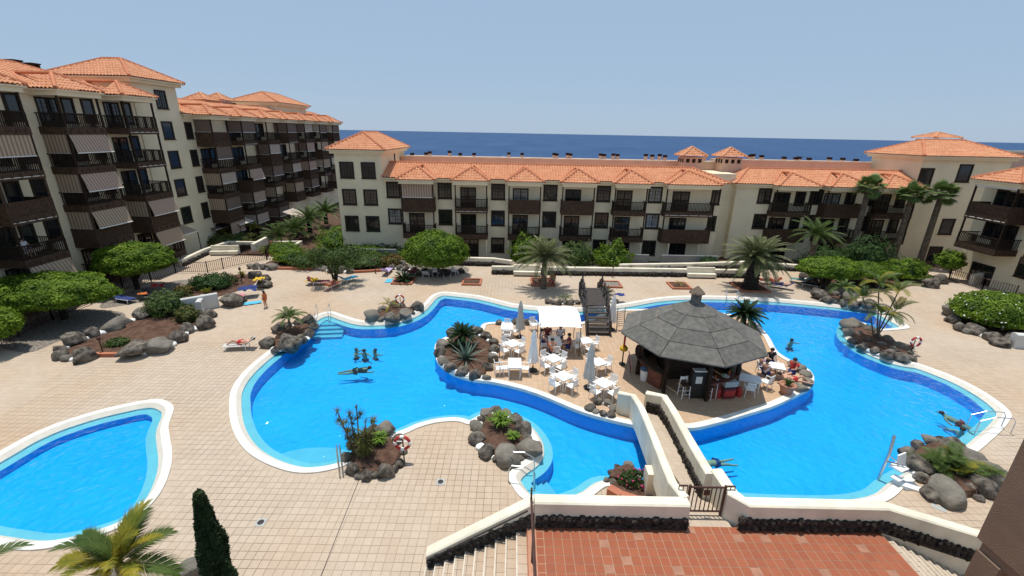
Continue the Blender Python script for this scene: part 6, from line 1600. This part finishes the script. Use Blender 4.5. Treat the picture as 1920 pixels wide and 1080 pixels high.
# people on the deck
person('person in an orange swimsuit walking on the deck near the towel pile', 'stand', G(499, 577), R(-100), 'skin_tan', bottom='cloth_orange', top='cloth_orange', s=.80, long_hair=True)
p = G(455, 654); lounger('lounger with a reclining sunbather beside the upper left boulder ring', p, R(-82), 'grey_cloth', .75)
person('sunbather reclining with raised knee beside the upper left boulder ring', 'lie', p-V3(.02), R(-82), 'skin', bottom='cloth_red', hair='hair')
tb_ = G(1040, 638, .74); tb_.z = 0
for x, y, a, top, sk, lab in ((-.75, .3, 90, 'cloth_pale', 'skin', 'diner in a pale top at the left of the canopy table'), (-.25, -.95, 180, 'cloth_orange', 'skin', 'diner in an orange top with back to the camera'), (.45, .85, 0, 'cloth_pale', 'skin_tan', 'dark-haired diner in a lilac top at the far side of the canopy table'),
                          (.80, -.3, -90, 'cloth_maroon', 'skin_tan', 'diner in a dark red top at the right of the canopy table'), (-.4, .95, 0, 'cloth_maroon', 'skin_tan', 'diner in dark clothes under the canopy edge')):
    person(lab, 'sit', tb_+Vector((x, y, 0)), R(a), sk, top=top, long_hair=(x == .45))
tr_ = G(1455, 685, .74); tr_.z = 0
for x, y, a, top, lab in ((.75, -.3, -70, 'cloth_red', 'guest in a red top at the sunny table right of the bar'), (-.6, .2, 90, 'cloth_lilac', 'guest in a lilac top in the shade right of the bar'), (.2, .85, 0, 'cloth_black', 'guest in a black top at the far side of the sunny table'), (-.75, -.45, 110, 'cloth_pale', 'guest in a pale shirt at the edge of the bar shade')):
    person(lab, 'sit', tr_+Vector((x, y, 0)), R(a), 'skin', top=top)
p = G(1485, 722); person('sunbather with outstretched legs on the island stones', 'lie', p-V3(.1), R(70), 'skin', bottom='cloth_red')
person('person in a white shirt sitting on a lower left balcony', 'sit', (-34.4, 30.4, 4.05), R(90), 'skin', top='cloth_pale', s=1.0)
chair('chair under the person on the lower left balcony', Vector((-34.4, 30.4, 4.06)), R(90))
p = G(1035, 534); person('person in red sitting beside the slender date palm', 'sit', p-V3(.15), R(-40), 'skin_tan', top='cloth_red')
chair('red chair beside the slender date palm', p, R(-40), 'cloth_red')
p = G(1011, 535); towel('green towel hung at the slender date palm', p+V3(.5), 0, 'cloth_green', .5, .2, 0, .3)
# loungers and towels
for px, py, rz, c, lab in ((596, 534, 100, 'cloth_maroon', 'maroon lounger under the loose tree'), (622, 541, 160, 'cloth_orange', 'orange lounger in front of the forked trunk'), (652, 529, 150, 'cloth_cyan', 'blue lounger right of the forked trunk'), (725, 514, 178, 'cloth_lilac', 'lilac lounger beside the terracotta kerb'),
                           (1445, 533, 250, 'cloth_red', 'red lounger right of the thick date palm'), (1466, 541, 240, 'cloth_navy', 'navy lounger right of the thick date palm'), (1502, 531, 235, 'cloth_teal', 'teal lounger left of the spreading clipped tree'), (1524, 540, 235, 'cloth_black', 'dark lounger under the spreading clipped tree'),
                           (232, 566, 75, 'cloth_navy', 'dark blue lounger behind the left hedge tree'), (285, 562, 70, 'cloth_black', 'dark lounger with an orange towel under the second hedge tree'), (775, 516, 170, 'cloth_maroon', 'dark red lounger under the round clipped tree'), (800, 519, 180, 'cloth_pale', 'white lounger under the round clipped tree'), (838, 520, 190, 'cloth_black', 'black lounger under the round clipped tree')):
    lounger(lab, G(px, py), R(rz), c)
person('sunbather lying on the red lounger right of the thick date palm', 'lie', G(1445, 533)-V3(.02), R(250), 'skin_tan', bottom='cloth_red')
person('sunbather lying on the navy lounger right of the thick date palm', 'lie', G(1466, 541)-V3(.02), R(240), 'skin', bottom='cloth_navy')
person('sunbather lying on the orange lounger in front of the forked trunk', 'lie', G(622, 541)-V3(.02), R(160), 'skin_tan', bottom='cloth_red')
towel('yellow towel heap left of the loose tree', G(585, 533)+V3(.15), 0, 'cloth_yellow', .9, .9, .05, .25, 3); towel('round turquoise towel left of the cycad planter', G(735, 527), 0, 'cloth_cyan', 1.1, 1.0, .02, .02, 4)
towel('crumpled blue towels on the stones of the upper left bed', G(468, 556)+V3(.45), R(20), 'cloth_navy', 1.3, 1.1, .0, .3, 5); towel('pink towel beside the blue towel heap', G(452, 566)+V3(.3), R(10), 'cloth_pinkc', .6, .9, 0, .2, 6)
towel('pale blue towel spread in front of the blue heap', G(474, 569), R(30), 'cloth_cyan', 1.2, .6, .02, .05, 7); towel('yellow towel on the boulder at the bed tip', G(489, 541)+V3(.7), R(0), 'cloth_yellow', .7, .8, 0, .2, 8)
towel('orange towel on the dark lounger', G(270, 562)+V3(.4), R(40), 'cloth_orange', .6, .7, 0, .15, 9); towel('red cloth on the gravel beside the second hedge tree', G(300, 545)+V3(.2), R(10), 'cloth_red', .8, .7, 0, .3, 10)
towel('dark blue towel on the stones right of the wooden bridge', G(1160, 566)+V3(.5), R(5), 'cloth_navy', .9, .5, 0, .15, 11)
for px, py, rz, lab in ((815, 517, 200, 'white chair in the shade of the round clipped tree, left'), (852, 516, 160, 'white chair in the shade of the round clipped tree, right')): chair(lab, G(px, py), R(rz))
# lifebuoys on posts
def lifebuoy(label, px, py, zc, r, rz=0, base=None):
    b_ = base or G(px, py); t = thing('lifebuoy', label, 'lifebuoy', (b_.x, b_.y, 0), rz)
    n, k = 24, 8; mb = MB(); mw = MB()
    def seg(mbx, i0, i1, rt):
        pts = [(r*math.cos(2*math.pi*i/n), 0, zc+r*math.sin(2*math.pi*i/n)) for i in range(i0, i1+1)]; mbx.tube(pts, rt, k)
    for q in range(4): mb = MB(); seg(mb, q*6+1, q*6+5, .065); mb.build('ring_segment', 'ring_red', t, smooth=True); mw = MB(); seg(mw, q*6+5, q*6+7, .068); mw.build('white_band', 'white_plastic', t, smooth=True)
    mb = MB(); mb.tube([(0, .09, 0), (0, .09, zc+.1)], .03, 6); mb.build('post', 'metal_dark', t)
    mb = MB(); mb.tube([(-.25, .09, zc), (.25, .09, zc)], .02, 6); mb.build('hook', 'white_plastic', t)
lifebuoy('red lifebuoy with white bands beside the near pool boulders', 757, 866, .95, .30); lifebuoy('small dark red lifebuoy above the far pool boulders', 751, 582, .92, .32); lifebuoy('dark red lifebuoy at the right pool boulders', 1709, 666, .95, .30)
# ladders and grab rails
def rails(label, pa, pb, up=.85, gap=.5, steps_=3, out=None):
    a, b = G(*pa), G(*pb); t = thing('pool_ladder', label, 'pool ladder', a); d = b-a; d.z = 0; u = d.normalized(); s = Vector((-u.y, u.x, 0)); L = d.length
    for k in (-.5, .5):
        o_ = s*gap*k; mb = MB(); mb.tube([o_, o_+V3(up*.75), o_+u*.12+V3(up), o_+u*(L*.6)+V3(up), o_+u*L+V3(up*.7), o_+u*(L+.05)+V3(-.5)], .022, 8); mb.build('rail', 'steel', t)
    for i in range(steps_): mb = MB(); z = -.2-.25*i; q = u*(L+.05)+V3(z); mb.tube([q-s*gap*.5, q+s*gap*.5], .03, 6); mb.build('rung', 'steel', t)
rails('steel ladder over the right-hand pool rim', (1885, 808), (1822, 803)); rails('steel grab rails at the corner steps left of the terrace', (955, 890), (1000, 893), .8, .8); rails('bent steel rail beside the spiky shrub', (640, 893), (637, 858), .95, .12, 0); rails('steel rails at the steps of the upper left pool edge', (608, 588), (604, 600), .8, .9, 0)
rails('pair of steel rails at the far pool edge behind the bar', (1370, 556), (1372, 565), .8, .9, 0); rails('steel rails at the right corner steps', (1660, 600), (1650, 612), .8, .6, 2)
# pool lift
p = G(1692, 908); t = thing('pool_lift', 'white pool lift chair with a steel arm at the lower right pool edge', 'pool lift', p)
mb = MB(); mb.tube([(-.55, .5, -.5), (-.5, .45, 1.2), (-.45, .55, 1.9)], .055, 8); mb.build('mast', 'steel', t)
mb = MB(); mb.tube([(-.5, .42, .75), (.1, .2, .75)], .03, 6); mb.tube([(-.5, .42, 1.05), (.45, .05, .35)], .025, 6); mb.build('arm', 'steel', t)
mb = MB(); mb.cbox((-.12, .25, .62), .5, .45, .06, rz=.4); mb.build('seat', 'white_plastic', t); mb = MB(); mb.cbox((.05, .42, .85), .5, .06, .5, rz=.4, rx=-.2); mb.build('backrest', 'white_plastic', t); mb = MB(); mb.cbox((-.3, 0, .3), .35, .3, .04, rz=.4); mb.build('footrest', 'white_plastic', t)
mb = MB(); mb.box(-.2, .5, -.35, .1, .0, .06); mb.build('base_plate', 'steel', t)
q = G(1735, 925); mb = MB(); mb.cbox((q.x-.35, q.y+.25, .05), 1.1, .28, .08, rz=-.55); tag(mb.build('step_plank', 'white_plastic'), 'white plank lying beside the pool lift', 'plank')
q = G(1760, 953); mb = MB(); mb.cbox((q.x, q.y, .015), .42, .25, .02, rz=-.7); tag(mb.build('deck_hatch', 'box_grey'), 'pale grey hatch in the deck below the lower right boulders', 'hatch')
# lamp posts and small posts
def lamp(label, px, py, h_=1.0):
    p = G(px, py); t = thing('garden_lamp', label, 'lamp', p); mb = MB(); mb.lathe([(.09, 0), (.05, .05), (.035, .1), (.03, h_)], 8); mb.build('post', 'metal_brown', t); mb = MB(); mb.lathe([(.04, h_), (.1, h_+.06), (.11, h_+.2), (.05, h_+.26), (.01, h_+.34)], 8); mb.build('lantern', 'metal_brown', t)
lamp('brown garden lamp post in the upper left flower bed', 454, 530, 1.15); lamp('short brown lamp post at the left boulder row', 194, 664, .9); lamp('thin lamp post by the terracotta kerb', 704, 512, 1.2); lamp('low lamp on the far wall left of the bench', 866, 505, .7); lamp('low lamp beside the far wall right of the wooden bridge', 1148, 520, .95)
p = G(936, 690); mb = MB(); mb.tube([p, p+V3(1.5)], .03, 6); tag(mb.build('wooden_post', 'wood_brown'), 'thin wooden post beside the agave boulder ring', 'post')
